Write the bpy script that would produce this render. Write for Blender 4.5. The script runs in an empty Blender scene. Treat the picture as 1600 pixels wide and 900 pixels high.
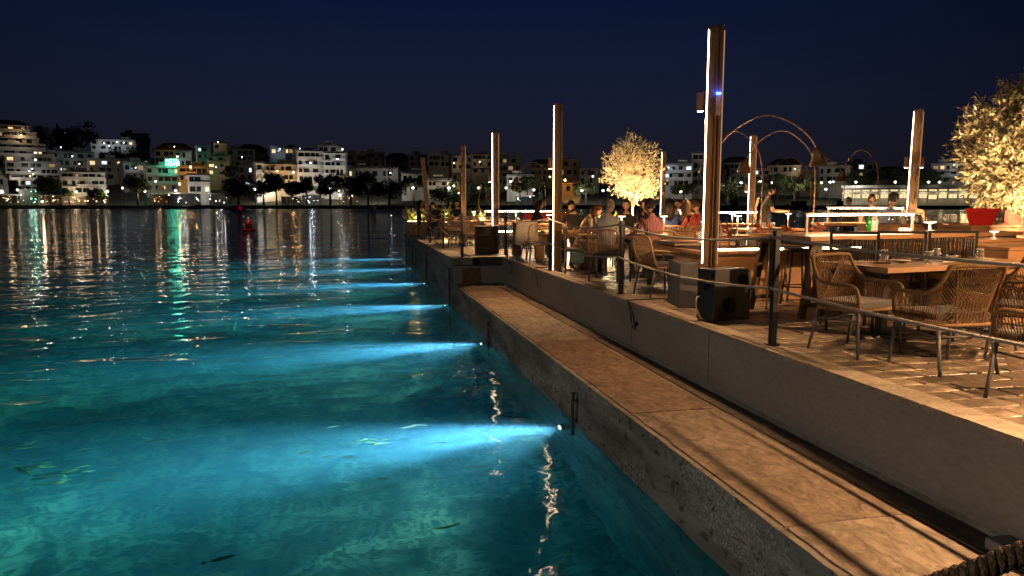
import bpy, bmesh, math, random
from mathutils import Vector, Matrix, noise
random.seed(7)
S = bpy.context.scene
COL = S.collection
R = math.radians

# ------------------------------------------------------------------ camera, sky, exposure
cam_d = bpy.data.cameras.new('camera')
cam = bpy.data.objects.new('camera', cam_d)
COL.objects.link(cam)
cam_d.sensor_width = 36.0
cam_d.lens = 36.0 * 1155.0 / 1600.0
cam_d.clip_start = 0.05
cam_d.clip_end = 4000
EYE = 2.6
PSI, PITCH = R(12.65), R(6.667)
cam.location = (0, 0, EYE)
cam.rotation_euler = (math.pi / 2 - PITCH, 0, -PSI)
S.camera = cam

def build_world():
    w = bpy.data.worlds.new('World')
    S.world = w
    w.use_nodes = True
    nt = w.node_tree
    for n in list(nt.nodes):
        nt.nodes.remove(n)
    out = nt.nodes.new('ShaderNodeOutputWorld')
    bg = nt.nodes.new('ShaderNodeBackground')
    tc = nt.nodes.new('ShaderNodeTexCoord')
    sep = nt.nodes.new('ShaderNodeSeparateXYZ')
    rmp = nt.nodes.new('ShaderNodeValToRGB')
    el = rmp.color_ramp.elements
    el[0].position = 0.0
    el[0].color = (0.0085, 0.0077, 0.0122, 1)
    el[1].position = 1.0
    el[1].color = (0.0020, 0.0040, 0.0210, 1)
    for p, c in ((0.06, (0.0102, 0.0098, 0.0178, 1)), (0.13, (0.0076, 0.0106, 0.0275, 1)),
                 (0.25, (0.0035, 0.0078, 0.0315, 1)), (0.5, (0.0023, 0.0050, 0.0250, 1))):
        e = el.new(p)
        e.color = c
    nt.links.new(tc.outputs['Generated'], sep.inputs[0])
    nt.links.new(sep.outputs['Z'], rmp.inputs[0])
    # the last dusk glow stands a little left of the view's middle and falls off round the horizon
    dt = nt.nodes.new('ShaderNodeVectorMath'); dt.operation = 'DOT_PRODUCT'
    dt.inputs[1].default_value = (math.sin(R(8)), math.cos(R(8)), 0)
    nt.links.new(tc.outputs['Generated'], dt.inputs[0])
    mr = nt.nodes.new('ShaderNodeMapRange'); mr.interpolation_type = 'SMOOTHSTEP'
    mr.inputs[1].default_value = 0.60; mr.inputs[2].default_value = 1.0; mr.inputs[3].default_value = 0.28; mr.inputs[4].default_value = 1.05
    nt.links.new(dt.outputs['Value'], mr.inputs[0])
    nt.links.new(mr.outputs[0], bg.inputs[1])
    nt.links.new(rmp.outputs[0], bg.inputs[0])
    nt.links.new(bg.outputs[0], out.inputs[0])
build_world()
S.view_settings.view_transform = 'Standard'
S.view_settings.look = 'None'
S.view_settings.exposure = 0.0
S.view_settings.gamma = 1.0
cy = S.cycles
cy.use_denoising = True
cy.denoiser = 'OPENIMAGEDENOISE'
cy.max_bounces = 6
cy.diffuse_bounces = 2
cy.glossy_bounces = 3
cy.transmission_bounces = 5
cy.transparent_max_bounces = 12
cy.volume_bounces = 0
cy.caustics_reflective = False
cy.caustics_refractive = False
cy.sample_clamp_indirect = 40.0
cy.sample_clamp_direct = 0.0
cy.use_light_tree = True
cy.use_adaptive_sampling = False

# ------------------------------------------------------------------ helpers
def tag(o, label=None, cat=None, group=None, kind=None):
    if label: o['label'] = label
    if cat: o['category'] = cat
    if group: o['group'] = group
    if kind: o['kind'] = kind
    return o

def link(o, parent=None):
    COL.objects.link(o)
    if parent is not None:
        o.parent = parent
    return o

def empty(name, loc=(0, 0, 0), rz=0.0, label=None, cat=None, group=None, kind=None, parent=None):
    o = bpy.data.objects.new(name, None)
    o.empty_display_size = 0.1
    o.location = loc
    o.rotation_euler = (0, 0, rz)
    link(o, parent)
    return tag(o, label, cat, group, kind)

def kids(o):
    return list(o.children)

def copy_tree(o, parent=None):
    c = o.copy()
    COL.objects.link(c)
    if parent is not None:
        c.parent = parent
    for ch in kids(o):
        copy_tree(ch, c)
    return c

def copy_thing(o, loc, rz, label=None, group=None):
    c = copy_tree(o)
    c.location = loc
    c.rotation_euler = (0, 0, rz)
    if label: c['label'] = label
    if group: c['group'] = group
    return c

class MB:
    """collects shapes, builds one mesh"""
    def __init__(self):
        self.v = []; self.f = []; self.m = []; self.sm = []
    def add(self, vs, fs, mi=0, smooth=False):
        n = len(self.v)
        self.v += [tuple(p) for p in vs]
        for f in fs:
            self.f.append(tuple(i + n for i in f)); self.m.append(mi); self.sm.append(smooth)
        return self
    def box(self, x0, y0, z0, x1, y1, z1, mi=0):
        vs = [(x0, y0, z0), (x1, y0, z0), (x1, y1, z0), (x0, y1, z0), (x0, y0, z1), (x1, y0, z1), (x1, y1, z1), (x0, y1, z1)]
        return self.add(vs, [(0, 3, 2, 1), (4, 5, 6, 7), (0, 1, 5, 4), (1, 2, 6, 5), (2, 3, 7, 6), (3, 0, 4, 7)], mi)
    def cbox(self, cx, cy, cz, sx, sy, sz, mi=0):
        return self.box(cx - sx / 2, cy - sy / 2, cz - sz / 2, cx + sx / 2, cy + sy / 2, cz + sz / 2, mi)
    def hexa(self, bot, top, mi=0):
        return self.add(list(bot) + list(top), [(3, 2, 1, 0), (4, 5, 6, 7), (0, 1, 5, 4), (1, 2, 6, 5), (2, 3, 7, 6), (3, 0, 4, 7)], mi)
    def bar(self, a, b, w, d=None, mi=0, up=(0, 0, 1)):
        a, b = Vector(a), Vector(b); d = d or w
        t = (b - a).normalized(); u = Vector(up)
        if abs(t.dot(u)) > 0.95: u = Vector((1, 0, 0))
        s = t.cross(u).normalized(); u = s.cross(t)
        o = [(-w / 2, -d / 2), (w / 2, -d / 2), (w / 2, d / 2), (-w / 2, d / 2)]
        return self.hexa([a + s * x + u * y for x, y in o], [b + s * x + u * y for x, y in o], mi)
    def tube(self, pts, r, n=6, mi=0, cap=True, smooth=True, closed=False):
        pts = [Vector(p) for p in pts]
        rs = r if isinstance(r, (list, tuple)) else [r] * len(pts)
        vs = []; prev = None
        for i, p in enumerate(pts):
            if closed:
                t = pts[(i + 1) % len(pts)] - pts[i - 1]
            else:
                t = pts[min(i + 1, len(pts) - 1)] - pts[max(i - 1, 0)]
            if t.length < 1e-9: t = Vector((0, 0, 1))
            t.normalize()
            if prev is None:
                u = Vector((0, 0, 1)) if abs(t.z) < 0.9 else Vector((1, 0, 0))
            else:
                u = prev
            s = t.cross(u)
            if s.length < 1e-6: s = t.cross(Vector((0.3, 0.7, 0.2)))
            s.normalize(); u = s.cross(t); prev = u
            for k in range(n):
                a = 2 * math.pi * k / n
                vs.append(p + s * (math.cos(a) * rs[i]) + u * (math.sin(a) * rs[i]))
        fs = []
        m = len(pts)
        for i in range(m if closed else m - 1):
            j = (i + 1) % m
            for k in range(n):
                fs.append((i * n + k, i * n + (k + 1) % n, j * n + (k + 1) % n, j * n + k))
        self.add(vs, fs, mi, smooth)
        if cap and not closed:
            b = len(self.v) - len(vs)
            self.f.append(tuple(b + k for k in range(n))[::-1]); self.m.append(mi); self.sm.append(False)
            self.f.append(tuple(b + (m - 1) * n + k for k in range(n))); self.m.append(mi); self.sm.append(False)
        return self
    def lathe(self, prof, n=14, c=(0, 0, 0), mi=0, smooth=True, cap=True):
        vs = []
        for r, z in prof:
            for k in range(n):
                a = 2 * math.pi * k / n
                vs.append((c[0] + r * math.cos(a), c[1] + r * math.sin(a), c[2] + z))
        fs = []
        for i in range(len(prof) - 1):
            for k in range(n):
                fs.append((i * n + k, i * n + (k + 1) % n, (i + 1) * n + (k + 1) % n, (i + 1) * n + k))
        if cap:
            if prof[0][0] > 1e-5: fs.append(tuple(range(n))[::-1])
            if prof[-1][0] > 1e-5: fs.append(tuple((len(prof) - 1) * n + k for k in range(n)))
        return self.add(vs, fs, mi, smooth)
    def blob(self, c, rx, ry, rz, n=8, m=6, mi=0, jit=0.0, rnd=random):
        vs = [(c[0], c[1], c[2] - rz)]
        for i in range(1, m):
            ph = -math.pi / 2 + math.pi * i / m
            for k in range(n):
                a = 2 * math.pi * k / n
                q = 1 + rnd.uniform(-jit, jit)
                vs.append((c[0] + rx * q * math.cos(ph) * math.cos(a), c[1] + ry * q * math.cos(ph) * math.sin(a), c[2] + rz * q * math.sin(ph)))
        vs.append((c[0], c[1], c[2] + rz))
        fs = []
        for k in range(n):
            fs.append((0, 1 + (k + 1) % n, 1 + k))
            fs.append((len(vs) - 1, 1 + (m - 2) * n + k, 1 + (m - 2) * n + (k + 1) % n))
        for i in range(m - 2):
            for k in range(n):
                fs.append((1 + i * n + k, 1 + i * n + (k + 1) % n, 1 + (i + 1) * n + (k + 1) % n, 1 + (i + 1) * n + k))
        return self.add(vs, fs, mi, True)
    def mesh(self, name, mats):
        me = bpy.data.meshes.new(name)
        me.from_pydata(self.v, [], self.f)
        for m in (mats if isinstance(mats, (list, tuple)) else [mats]):
            me.materials.append(m)
        if any(self.m): me.polygons.foreach_set('material_index', self.m)
        me.polygons.foreach_set('use_smooth', self.sm)
        me.update()
        return me
    def build(self, name, mats, parent=None, bevel=0.0, loc=None, rz=None):
        o = bpy.data.objects.new(name, self.mesh(name, mats))
        link(o, parent)
        if loc is not None: o.location = loc
        if rz is not None: o.rotation_euler = (0, 0, rz)
        if bevel > 0:
            bv = o.modifiers.new('bevel', 'BEVEL'); bv.width = bevel; bv.segments = 2; bv.limit_method = 'ANGLE'
        return o

def obj(name, me, parent=None, loc=(0, 0, 0), rot=(0, 0, 0), scale=(1, 1, 1)):
    o = bpy.data.objects.new(name, me)
    o.location = loc; o.rotation_euler = rot; o.scale = scale
    return link(o, parent)

# ------------------------------------------------------------------ materials
def nmat(name):
    m = bpy.data.materials.new(name)
    m.use_nodes = True
    nt = m.node_tree
    for n in list(nt.nodes): nt.nodes.remove(n)
    return m, nt, nt.nodes, nt.links

def pbr(name, col, rough=0.6, metal=0.0, var=0.25, scale=6.0, bump=0.0, bscale=None, spec=0.4, col2=None,
        sheen=0.0, stretch=(1, 1, 1), emit=None, estr=0.0, alpha=None, detail=6.0, coord='Object', dist=0.0):
    """principled surface with noise-driven colour and fine relief"""
    m, nt, N, L = nmat(name)
    out = N.new('ShaderNodeOutputMaterial'); p = N.new('ShaderNodeBsdfPrincipled')
    L.new(p.outputs[0], out.inputs[0])
    tc = N.new('ShaderNodeTexCoord'); mp = N.new('ShaderNodeMapping')
    mp.inputs['Scale'].default_value = stretch
    L.new(tc.outputs[coord], mp.inputs[0])
    nz = N.new('ShaderNodeTexNoise'); nz.inputs['Scale'].default_value = scale; nz.inputs['Detail'].default_value = detail
    nz.inputs['Roughness'].default_value = 0.65; nz.inputs['Distortion'].default_value = dist
    L.new(mp.outputs[0], nz.inputs['Vector'])
    mx = N.new('ShaderNodeMix'); mx.data_type = 'RGBA'
    c2 = col2 or tuple(min(1, c * (1 - 2 * var)) if var < .5 else c * .1 for c in col[:3])
    rp = N.new('ShaderNodeValToRGB')
    rp.color_ramp.elements[0].position = 0.34; rp.color_ramp.elements[1].position = 0.68
    L.new(nz.outputs[0], rp.inputs[0])
    L.new(rp.outputs[0], mx.inputs[0])
    mx.inputs[6].default_value = (*c2[:3], 1); mx.inputs[7].default_value = (*col[:3], 1)
    if bump > 0:      # fine grain over the broad mottling
        n3 = N.new('ShaderNodeTexNoise'); n3.inputs['Scale'].default_value = bscale or scale * 5; n3.inputs['Detail'].default_value = 7; n3.inputs['Roughness'].default_value = .7; n3.inputs['Distortion'].default_value = dist * .7
        r3 = N.new('ShaderNodeValToRGB'); r3.color_ramp.elements[0].position = .36; r3.color_ramp.elements[1].position = .60
        g = max(.45, 1 - bump * .6); r3.color_ramp.elements[0].color = (g, g, g, 1); r3.color_ramp.elements[1].color = (1.06, 1.06, 1.06, 1)
        m3 = N.new('ShaderNodeMix'); m3.data_type = 'RGBA'; m3.blend_type = 'MULTIPLY'; m3.inputs[0].default_value = 1
        L.new(mp.outputs[0], n3.inputs['Vector']); L.new(n3.outputs[0], r3.inputs[0]); L.new(mx.outputs[2], m3.inputs[6]); L.new(r3.outputs[0], m3.inputs[7])
        L.new(m3.outputs[2], p.inputs['Base Color'])
    else:
        L.new(mx.outputs[2], p.inputs['Base Color'])
    p.inputs['Roughness'].default_value = rough
    p.inputs['Metallic'].default_value = metal
    p.inputs['Specular IOR Level'].default_value = spec
    if sheen: p.inputs['Sheen Weight'].default_value = sheen
    if emit:
        p.inputs['Emission Color'].default_value = (*emit, 1); p.inputs['Emission Strength'].default_value = estr
    if bump > 0:
        b = N.new('ShaderNodeBump'); b.inputs['Strength'].default_value = bump; b.inputs['Distance'].default_value = 0.02
        n2 = N.new('ShaderNodeTexNoise'); n2.inputs['Scale'].default_value = bscale or scale * 5; n2.inputs['Detail'].default_value = 6; n2.inputs['Distortion'].default_value = dist * .7
        L.new(mp.outputs[0], n2.inputs['Vector']); L.new(n2.outputs[0], b.inputs['Height']); L.new(b.outputs[0], p.inputs['Normal'])
    return m

def emis(name, col, s):
    m, nt, N, L = nmat(name)
    out = N.new('ShaderNodeOutputMaterial'); e = N.new('ShaderNodeEmission')
    e.inputs[0].default_value = (*col, 1); e.inputs[1].default_value = s
    L.new(e.outputs[0], out.inputs[0])
    return m

def light(name, kind, loc, power, col, parent=None, rot=None, radius=0.05, spot=None, blend=0.6, aim=None):
    d = bpy.data.lights.new(name, kind)
    d.energy = power; d.color = col
    if kind in ('POINT', 'SPOT'): d.shadow_soft_size = radius
    if kind == 'SPOT':
        d.spot_size = spot; d.spot_blend = blend
    o = bpy.data.objects.new(name, d)
    o.location = loc
    if aim is not None:
        o.rotation_euler = Vector(aim).to_track_quat('-Z', 'Y').to_euler()
    elif rot: o.rotation_euler = rot
    link(o, parent)
    return o

FH = Vector((math.sin(PSI), math.cos(PSI))); RH = Vector((math.cos(PSI), -math.sin(PSI)))
DECK, LEDGE = 1.24, 0.58
def spot(px, d):
    """ground position d metres ahead of the eye, in the direction of photo column px"""
    k = (px - 800.0) / 1155.0 * d * math.cos(PITCH) * 1.0
    v = FH * d + RH * (k * 1.0)
    return Vector((v.x, v.y))
cy.volume_bounces = 2
# lamp powers
BEAM_W, BEAM_C = 9800, (.44, .76, 1.0)
POLE_W, NEAR_W, BACK_W = 280, 850, 1600
# ------------------------------------------------------------------ water, seabed, quay
def water_mat():
    m, nt, N, L = nmat('sea_water')
    out = N.new('ShaderNodeOutputMaterial')
    tc = N.new('ShaderNodeTexCoord')
    def nz(scale, st, detail=2.0, dist=0.0):
        mp = N.new('ShaderNodeMapping'); mp.inputs['Scale'].default_value = st; mp.inputs['Rotation'].default_value = (0, 0, R(-14))
        L.new(tc.outputs['Object'], mp.inputs[0])
        n = N.new('ShaderNodeTexNoise'); n.inputs['Scale'].default_value = scale; n.inputs['Detail'].default_value = detail
        n.inputs['Distortion'].default_value = dist
        L.new(mp.outputs[0], n.inputs['Vector'])
        return n.outputs[0]
    a = nz(0.9, (0.6, 1.0, 1.0), 2.0, 0.4)
    b = nz(3.2, (0.5, 1.0, 1.0), 3.0, 0.6)
    c = nz(0.12, (1.0, 1.0, 1.0), 2.0)
    def mm(op, x, y):
        n = N.new('ShaderNodeMath'); n.operation = op
        for i, q in enumerate((x, y)):
            if isinstance(q, (int, float)): n.inputs[i].default_value = q
            else: L.new(q, n.inputs[i])
        return n.outputs[0]
    h = mm('ADD', mm('MULTIPLY', a, 0.12), mm('MULTIPLY', b, 0.014))
    # calm lee close under the quay, breezier out in the bay
    h = mm('MULTIPLY', h, mm('ADD', mm('MULTIPLY', c, 0.9), 0.25))
    sx = N.new('ShaderNodeVectorMath'); sx.operation = 'LENGTH'; L.new(tc.outputs['Object'], sx.inputs[0])
    mr = N.new('ShaderNodeMapRange'); mr.inputs[1].default_value = 22; mr.inputs[2].default_value = 110; mr.inputs[3].default_value = 1.0; mr.inputs[4].default_value = 1.5
    L.new(sx.outputs['Value'], mr.inputs[0]); h = mm('MULTIPLY', h, mr.outputs[0])
    sw = nz(0.42, (0.26, 1.0, 1.0), 3.0, 0.8)          # longer wind chop out in the bay
    m2 = N.new('ShaderNodeMapRange'); m2.inputs[1].default_value = 14; m2.inputs[2].default_value = 60; m2.inputs[3].default_value = 0.02; m2.inputs[4].default_value = 0.42
    L.new(sx.outputs['Value'], m2.inputs[0]); h = mm('ADD', h, mm('MULTIPLY', sw, m2.outputs[0]))
    bp = N.new('ShaderNodeBump'); bp.inputs['Strength'].default_value = 1.0; bp.inputs['Distance'].default_value = 1.0
    L.new(h, bp.inputs['Height'])
    g = N.new('ShaderNodeBsdfGlossy'); g.inputs['Roughness'].default_value = 0.03; g.inputs[0].default_value = (1, 1, 1, 1)
    t = N.new('ShaderNodeBsdfRefraction'); t.inputs['Roughness'].default_value = 0.0; t.inputs['IOR'].default_value = 1.333
    fr = N.new('ShaderNodeFresnel'); fr.inputs[0].default_value = 1.333
    for x in (g, t, fr): L.new(bp.outputs[0], x.inputs['Normal'])
    mx = N.new('ShaderNodeMixShader')
    L.new(fr.outputs[0], mx.inputs[0]); L.new(t.outputs[0], mx.inputs[1]); L.new(g.outputs[0], mx.inputs[2])
    L.new(mx.outputs[0], out.inputs[0])
    sc = N.new('ShaderNodeVolumeScatter'); sc.inputs['Color'].default_value = (0.30, 0.72, 1.0, 1); sc.inputs['Density'].default_value = 0.13
    sc.inputs['Anisotropy'].default_value = 0.35
    ab = N.new('ShaderNodeVolumeAbsorption'); ab.inputs['Color'].default_value = (0.0, 0.77, 0.73, 1); ab.inputs['Density'].default_value = 0.27
    ad = N.new('ShaderNodeAddShader')
    L.new(sc.outputs[0], ad.inputs[0]); L.new(ab.outputs[0], ad.inputs[1]); L.new(ad.outputs[0], out.inputs['Volume'])
    return m

wm = MB().box(-420, -30, -7.0, 620, 420, 0.0)
water = wm.build('water', water_mat()); tag(water, kind='structure')

def seabed():
    m, nt, N, L = nmat('seabed_sand')
    out = N.new('ShaderNodeOutputMaterial'); p = N.new('ShaderNodeBsdfPrincipled'); L.new(p.outputs[0], out.inputs[0])
    tc = N.new('ShaderNodeTexCoord')
    n1 = N.new('ShaderNodeTexNoise'); n1.inputs['Scale'].default_value = 0.8; n1.inputs['Detail'].default_value = 6; n1.inputs['Distortion'].default_value = 1.6
    n2 = N.new('ShaderNodeTexNoise'); n2.inputs['Scale'].default_value = 4.2; n2.inputs['Detail'].default_value = 9; n2.inputs['Distortion'].default_value = 2.4
    L.new(tc.outputs['Object'], n1.inputs['Vector']); L.new(tc.outputs['Object'], n2.inputs['Vector'])
    r1 = N.new('ShaderNodeValToRGB'); r1.color_ramp.elements[0].position = .40; r1.color_ramp.elements[1].position = .60
    r1.color_ramp.elements[0].color = (.09, .12, .08, 1); r1.color_ramp.elements[1].color = (.42, .46, .35, 1)
    L.new(n1.outputs[0], r1.inputs[0])
    r2 = N.new('ShaderNodeValToRGB'); r2.color_ramp.elements[0].position = .42; r2.color_ramp.elements[1].position = .56
    r2.color_ramp.elements[0].color = (.25, .32, .26, 1); r2.color_ramp.elements[1].color = (1, 1, 1, 1)
    L.new(n2.outputs[0], r2.inputs[0])
    mx = N.new('ShaderNodeMix'); mx.data_type = 'RGBA'; mx.blend_type = 'MULTIPLY'; mx.inputs[0].default_value = 1
    L.new(r1.outputs[0], mx.inputs[6]); L.new(r2.outputs[0], mx.inputs[7]); L.new(mx.outputs[2], p.inputs['Base Color'])
    p.inputs['Roughness'].default_value = .9
    mb = MB()
    nx, ny = 110, 110
    x0, x1, y0, y1 = -26.0, 6.0, -4.0, 44.0
    vs = []
    for j in range(ny + 1):
        for i in range(nx + 1):
            x = x0 + (x1 - x0) * i / nx; y = y0 + (y1 - y0) * j / ny
            z = -2.15 + 0.28 * noise.noise((x * .35, y * .35, 1)) + 0.13 * noise.noise((x * 1.3, y * 1.3, 4)) + .05 * noise.noise((x * 3, y * 3, 9))
            e = max(0, 1 - abs(x - 2.4) / 1.6)
            z += 0.7 * e * e * (0.7 + 0.5 * noise.noise((x * 2, y * 1.2, 3)))     # rubble along the quay foot
            e2 = min(1, max(0, (y - 30) / 14)) + min(1, max(0, (-8 - x) / 18))
            z -= 1.6 * e2
            vs.append((x, y, z))
    fs = [(j * (nx + 1) + i, j * (nx + 1) + i + 1, (j + 1) * (nx + 1) + i + 1, (j + 1) * (nx + 1) + i) for j in range(ny) for i in range(nx)]
    mb.add(vs, fs, 0, True)
    o = mb.build('seabed', m); tag(o, kind='structure')
    deep = MB().add([(-600, -60, -6.5), (700, -60, -6.5), (700, 430, -6.5), (-600, 430, -6.5)], [(0, 1, 2, 3)]).build('deep_seabed', m)
    tag(deep, kind='structure')
seabed()

M = {}
M['concrete'] = pbr('worn_concrete', (.30, .28, .25), .85, var=.22, scale=2.2, bump=.5, bscale=14)
LAMP_Y = [3.0, 8.2, 13.4, 18.6, 23.8, 29.0, 34.2]
# ------------------------------------------------------------------ quay structure
def quay_mat():
    """board-marked sea wall concrete: pitted, weed stained near the waterline"""
    m, nt, N, L = nmat('sea_wall_concrete')
    out = N.new('ShaderNodeOutputMaterial'); p = N.new('ShaderNodeBsdfPrincipled'); L.new(p.outputs[0], out.inputs[0])
    tc = N.new('ShaderNodeTexCoord')
    def noi(s, st=(1, 1, 1), d=6, dist=0.0):
        mp = N.new('ShaderNodeMapping'); mp.inputs['Scale'].default_value = st
        n = N.new('ShaderNodeTexNoise'); n.inputs['Scale'].default_value = s; n.inputs['Detail'].default_value = d; n.inputs['Distortion'].default_value = dist
        L.new(tc.outputs['Object'], mp.inputs[0]); L.new(mp.outputs[0], n.inputs['Vector']); return n.outputs[0]
    def ramp(x, a, b, ca, cb):
        r = N.new('ShaderNodeValToRGB'); r.color_ramp.elements[0].position = a; r.color_ramp.elements[1].position = b
        r.color_ramp.elements[0].color = (*ca, 1); r.color_ramp.elements[1].color = (*cb, 1); L.new(x, r.inputs[0]); return r.outputs[0]
    def mul(a, b, t='MULTIPLY', f=1.0):
        x = N.new('ShaderNodeMix'); x.data_type = 'RGBA'; x.blend_type = t; x.inputs[0].default_value = f
        L.new(a, x.inputs[6]); L.new(b, x.inputs[7]); return x.outputs[2]
    base = ramp(noi(1.7, (1, .6, 2.5), 8, .4), .32, .7, (.15, .14, .125), (.36, .345, .31))
    pits = ramp(noi(7, (1, 1, 1.6), 5, .8), .34, .42, (.42, .41, .39), (1, 1, 1))
    spots = ramp(noi(26, (1, 1, 1), 3), .66, .74, (0, 0, 0), (.14, .14, .13))
    barn = mul(ramp(noi(34, (1, 1, 1), 4, 1.0), .50, .60, (0, 0, 0), (.26, .28, .24)), ramp(noi(1.1, (1, .7, 1.6), 4, .6), .50, .60, (0, 0, 0), (1, 1, 1)))
    c = mul(mul(mul(base, pits), spots, 'ADD'), barn, 'ADD')
    L.new(c, p.inputs['Base Color']); p.inputs['Roughness'].default_value = .88; p.inputs['Specular IOR Level'].default_value = .25
    b = N.new('ShaderNodeBump'); b.inputs['Strength'].default_value = .9; b.inputs['Distance'].default_value = .03
    L.new(noi(11, (1, .8, 1.8), 8, .5), b.inputs['Height']); L.new(b.outputs[0], p.inputs['Normal'])
    return m
M['seawall'] = quay_mat()
M['ledge'] = pbr('trowelled_concrete', (.38, .335, .28), .75, scale=1.6, bump=.8, bscale=5.0, col2=(.23, .195, .16), stretch=(1, .6, 1), detail=12, spec=.35, dist=1.8)
M['paintwall'] = pbr('painted_render', (.31, .295, .275), .7, scale=.9, bump=.22, bscale=22, col2=(.22, .205, .19), stretch=(1, .6, 1.5), detail=8, spec=.3)
M['coping'] = pbr('chipped_coping', (.42, .36, .28), .7, scale=5, bump=.5, bscale=25, col2=(.27, .22, .17), spec=.4)
M['bed'] = pbr('mortar_bed', (.10, .085, .07), .8, scale=8, bump=.4, bscale=40, spec=.4)
M['paver'] = pbr('stone_paver', (.36, .29, .215), .38, scale=3.0, bump=.55, bscale=22, col2=(.20, .155, .115), spec=.5, detail=8)
M['paver_dark'] = pbr('dark_stone_paver', (.25, .20, .155), .35, scale=3.5, bump=.6, bscale=26, col2=(.14, .11, .085), spec=.5, detail=8)
M['black'] = pbr('black_metal', (.012, .012, .013), .42, scale=20, var=.1, spec=.5)
M['darkgrey'] = pbr('grey_metal', (.09, .09, .095), .45, scale=15, var=.15, spec=.5)
M['rope'] = pbr('pale_rope', (.50, .47, .43), .85, scale=60, bump=.6, bscale=160, var=.2)
M['cable'] = pbr('black_cable', (.014, .014, .014), .5, var=.1)

def wallface(x, y0, y1, z0, z1, amp, chip, seed, name, mats, back):
    """a block whose water side is a fine, uneven, chipped skin"""
    mb = MB()
    ny = int((y1 - y0) / .075); nz_ = max(6, int((z1 - z0) / .06))
    vs = []
    for j in range(nz_ + 1):
        for i in range(ny + 1):
            y = y0 + (y1 - y0) * i / ny; z = z0 + (z1 - z0) * j / nz_
            d = amp * (noise.noise((y * .9, z * 2.2, seed)) + .6 * noise.noise((y * 3.1, z * 5, seed + 5)) + .35 * noise.noise((y * 9, z * 12, seed + 9)))
            h = max(0.0, noise.noise((y * 1.6, z * 3.2, seed + 20)) - .28)
            low = min(1.0, max(0.0, (z1 - z) / .35))
            d += h * chip * low
            if j >= nz_ - 1:                       # broken arris along the top edge
                d *= .25
                z -= 0 if j < nz_ else max(0, noise.noise((y * 7, 3, seed)) - .15) * .022
                d += (.010 if j == nz_ else 0) + max(0, noise.noise((y * 9, 7, seed)) - .2) * .03
            vs.append((x + max(-.03, d), y, z))
    fs = [(j * (ny + 1) + i, (j + 1) * (ny + 1) + i, (j + 1) * (ny + 1) + i + 1, j * (ny + 1) + i + 1) for j in range(nz_) for i in range(ny)]
    mb.add(vs, fs, 0, True)
    # top sheet from the chipped edge back, a fine grid with a slight trowelled unevenness
    top = [vs[nz_ * (ny + 1) + i] for i in range(ny + 1)]
    nx = max(2, int((back - x) / .11)); tv = []
    for k in range(nx + 1):
        for i in range(ny + 1):
            t = k / nx
            px, py, pz = top[i]
            q = px + (back - px) * t
            zz = pz if k == 0 else z1 + .006 * noise.noise((q * 2.2, py * 1.1, seed + 31))
            tv.append((q, py, zz))
    fs = [(k * (ny + 1) + i, k * (ny + 1) + i + 1, (k + 1) * (ny + 1) + i + 1, (k + 1) * (ny + 1) + i) for k in range(nx) for i in range(ny)]
    mb.add(tv, [f[::-1] for f in fs], 1, True)
    mb.add([(x + .2, y1, z0), (back, y1, z0), (back, y1, z1), (x + .014, y1, z1)], [(0, 1, 2, 3)], 0)
    return mb.build(name, mats)

WALLX = 3.77
q1 = wallface(2.56, -3.0, 17.9, -2.9, LEDGE, .016, .07, 3, 'quay_ledge', [M['seawall'], M['ledge']], WALLX + .05); tag(q1, kind='structure')
q2 = wallface(2.555, 17.9, 33.2, -2.9, DECK - .20, .016, .06, 60, 'quay_wall', [M['seawall'], M['ledge']], 4.6); tag(q2, kind='structure')
M['slab'] = [pbr('slab_a', (.40, .31, .23), .72, scale=1.9, bump=.9, bscale=9, col2=(.25, .185, .135), stretch=(1, .6, 1), detail=12, dist=1.8), pbr('slab_b', (.44, .36, .28), .72, scale=1.5, bump=.9, bscale=10, col2=(.29, .23, .175), stretch=(1, .6, 1), detail=12, dist=1.5),
             pbr('slab_c', (.36, .25, .175), .75, scale=2.3, bump=1.0, bscale=8, col2=(.22, .15, .105), stretch=(1, .7, 1), detail=12, dist=2.0)]
rs_ = random.Random(8)
for i, (a, b, m_) in enumerate(((-2.9, 1.1, 0), (1.12, 3.9, 1), (3.92, 6.42, 0), (6.46, 10.12, 2), (10.15, 12.42, 1), (12.45, 15.15, 0), (15.18, 17.86, 2))):
    n = 24; vs = []
    for k in range(n + 1):
        y = a + (b - a) * k / n; w0 = 2.615 + max(0, noise.noise((y * 5, 1, 4))) * .03; h = LEDGE + .014 + .004 * noise.noise((y * 1.4, i, 0))
        vs += [(w0, y, LEDGE - .01), (w0 + .008, y, h - .002), (3.05, y, h + .003), (3.478, y, h), (3.485, y, LEDGE - .01)]
    fs = [(k * 5 + q, k * 5 + q + 1, (k + 1) * 5 + q + 1, (k + 1) * 5 + q) for k in range(n) for q in range(4)] + [(4, 3, 2, 1, 0), tuple(n * 5 + q for q in range(5))]
    MB().add(vs, [f[::-1] for f in fs]).build('slab', M['slab'][m_], q1)
MB().box(3.535, -2.9, LEDGE - .01, WALLX - .013, 17.86, LEDGE + .010).build('gutter_shade_strip', pbr('painted_gutter_shade', (.20, .155, .115), .7, scale=2, bump=.8, bscale=9, col2=(.10, .075, .055)), q1)  # gutter band kept dark: the wall's shadow put into its colour
YJ = [7.15, 9.35, 14.2]
# coping of the far quay
cp = MB()
yy = 17.84
while yy < 33.1:
    l = 1.9 + random.uniform(-.2, .2)
    cp = MB().box(2.49 + random.uniform(0, .012), yy + .006, DECK - .197, 3.02, min(yy + l, 33.25), DECK - .012)
    cp.build('coping_stone', M['seawall'], q2, bevel=.02)
    yy += l
# end face towards the ledge
ef = MB().box(2.56, 17.9, LEDGE - .3, WALLX + .02, 18.05, DECK - .215).build('quay_end_wall', M['paintwall']); tag(ef, kind='structure')
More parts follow.
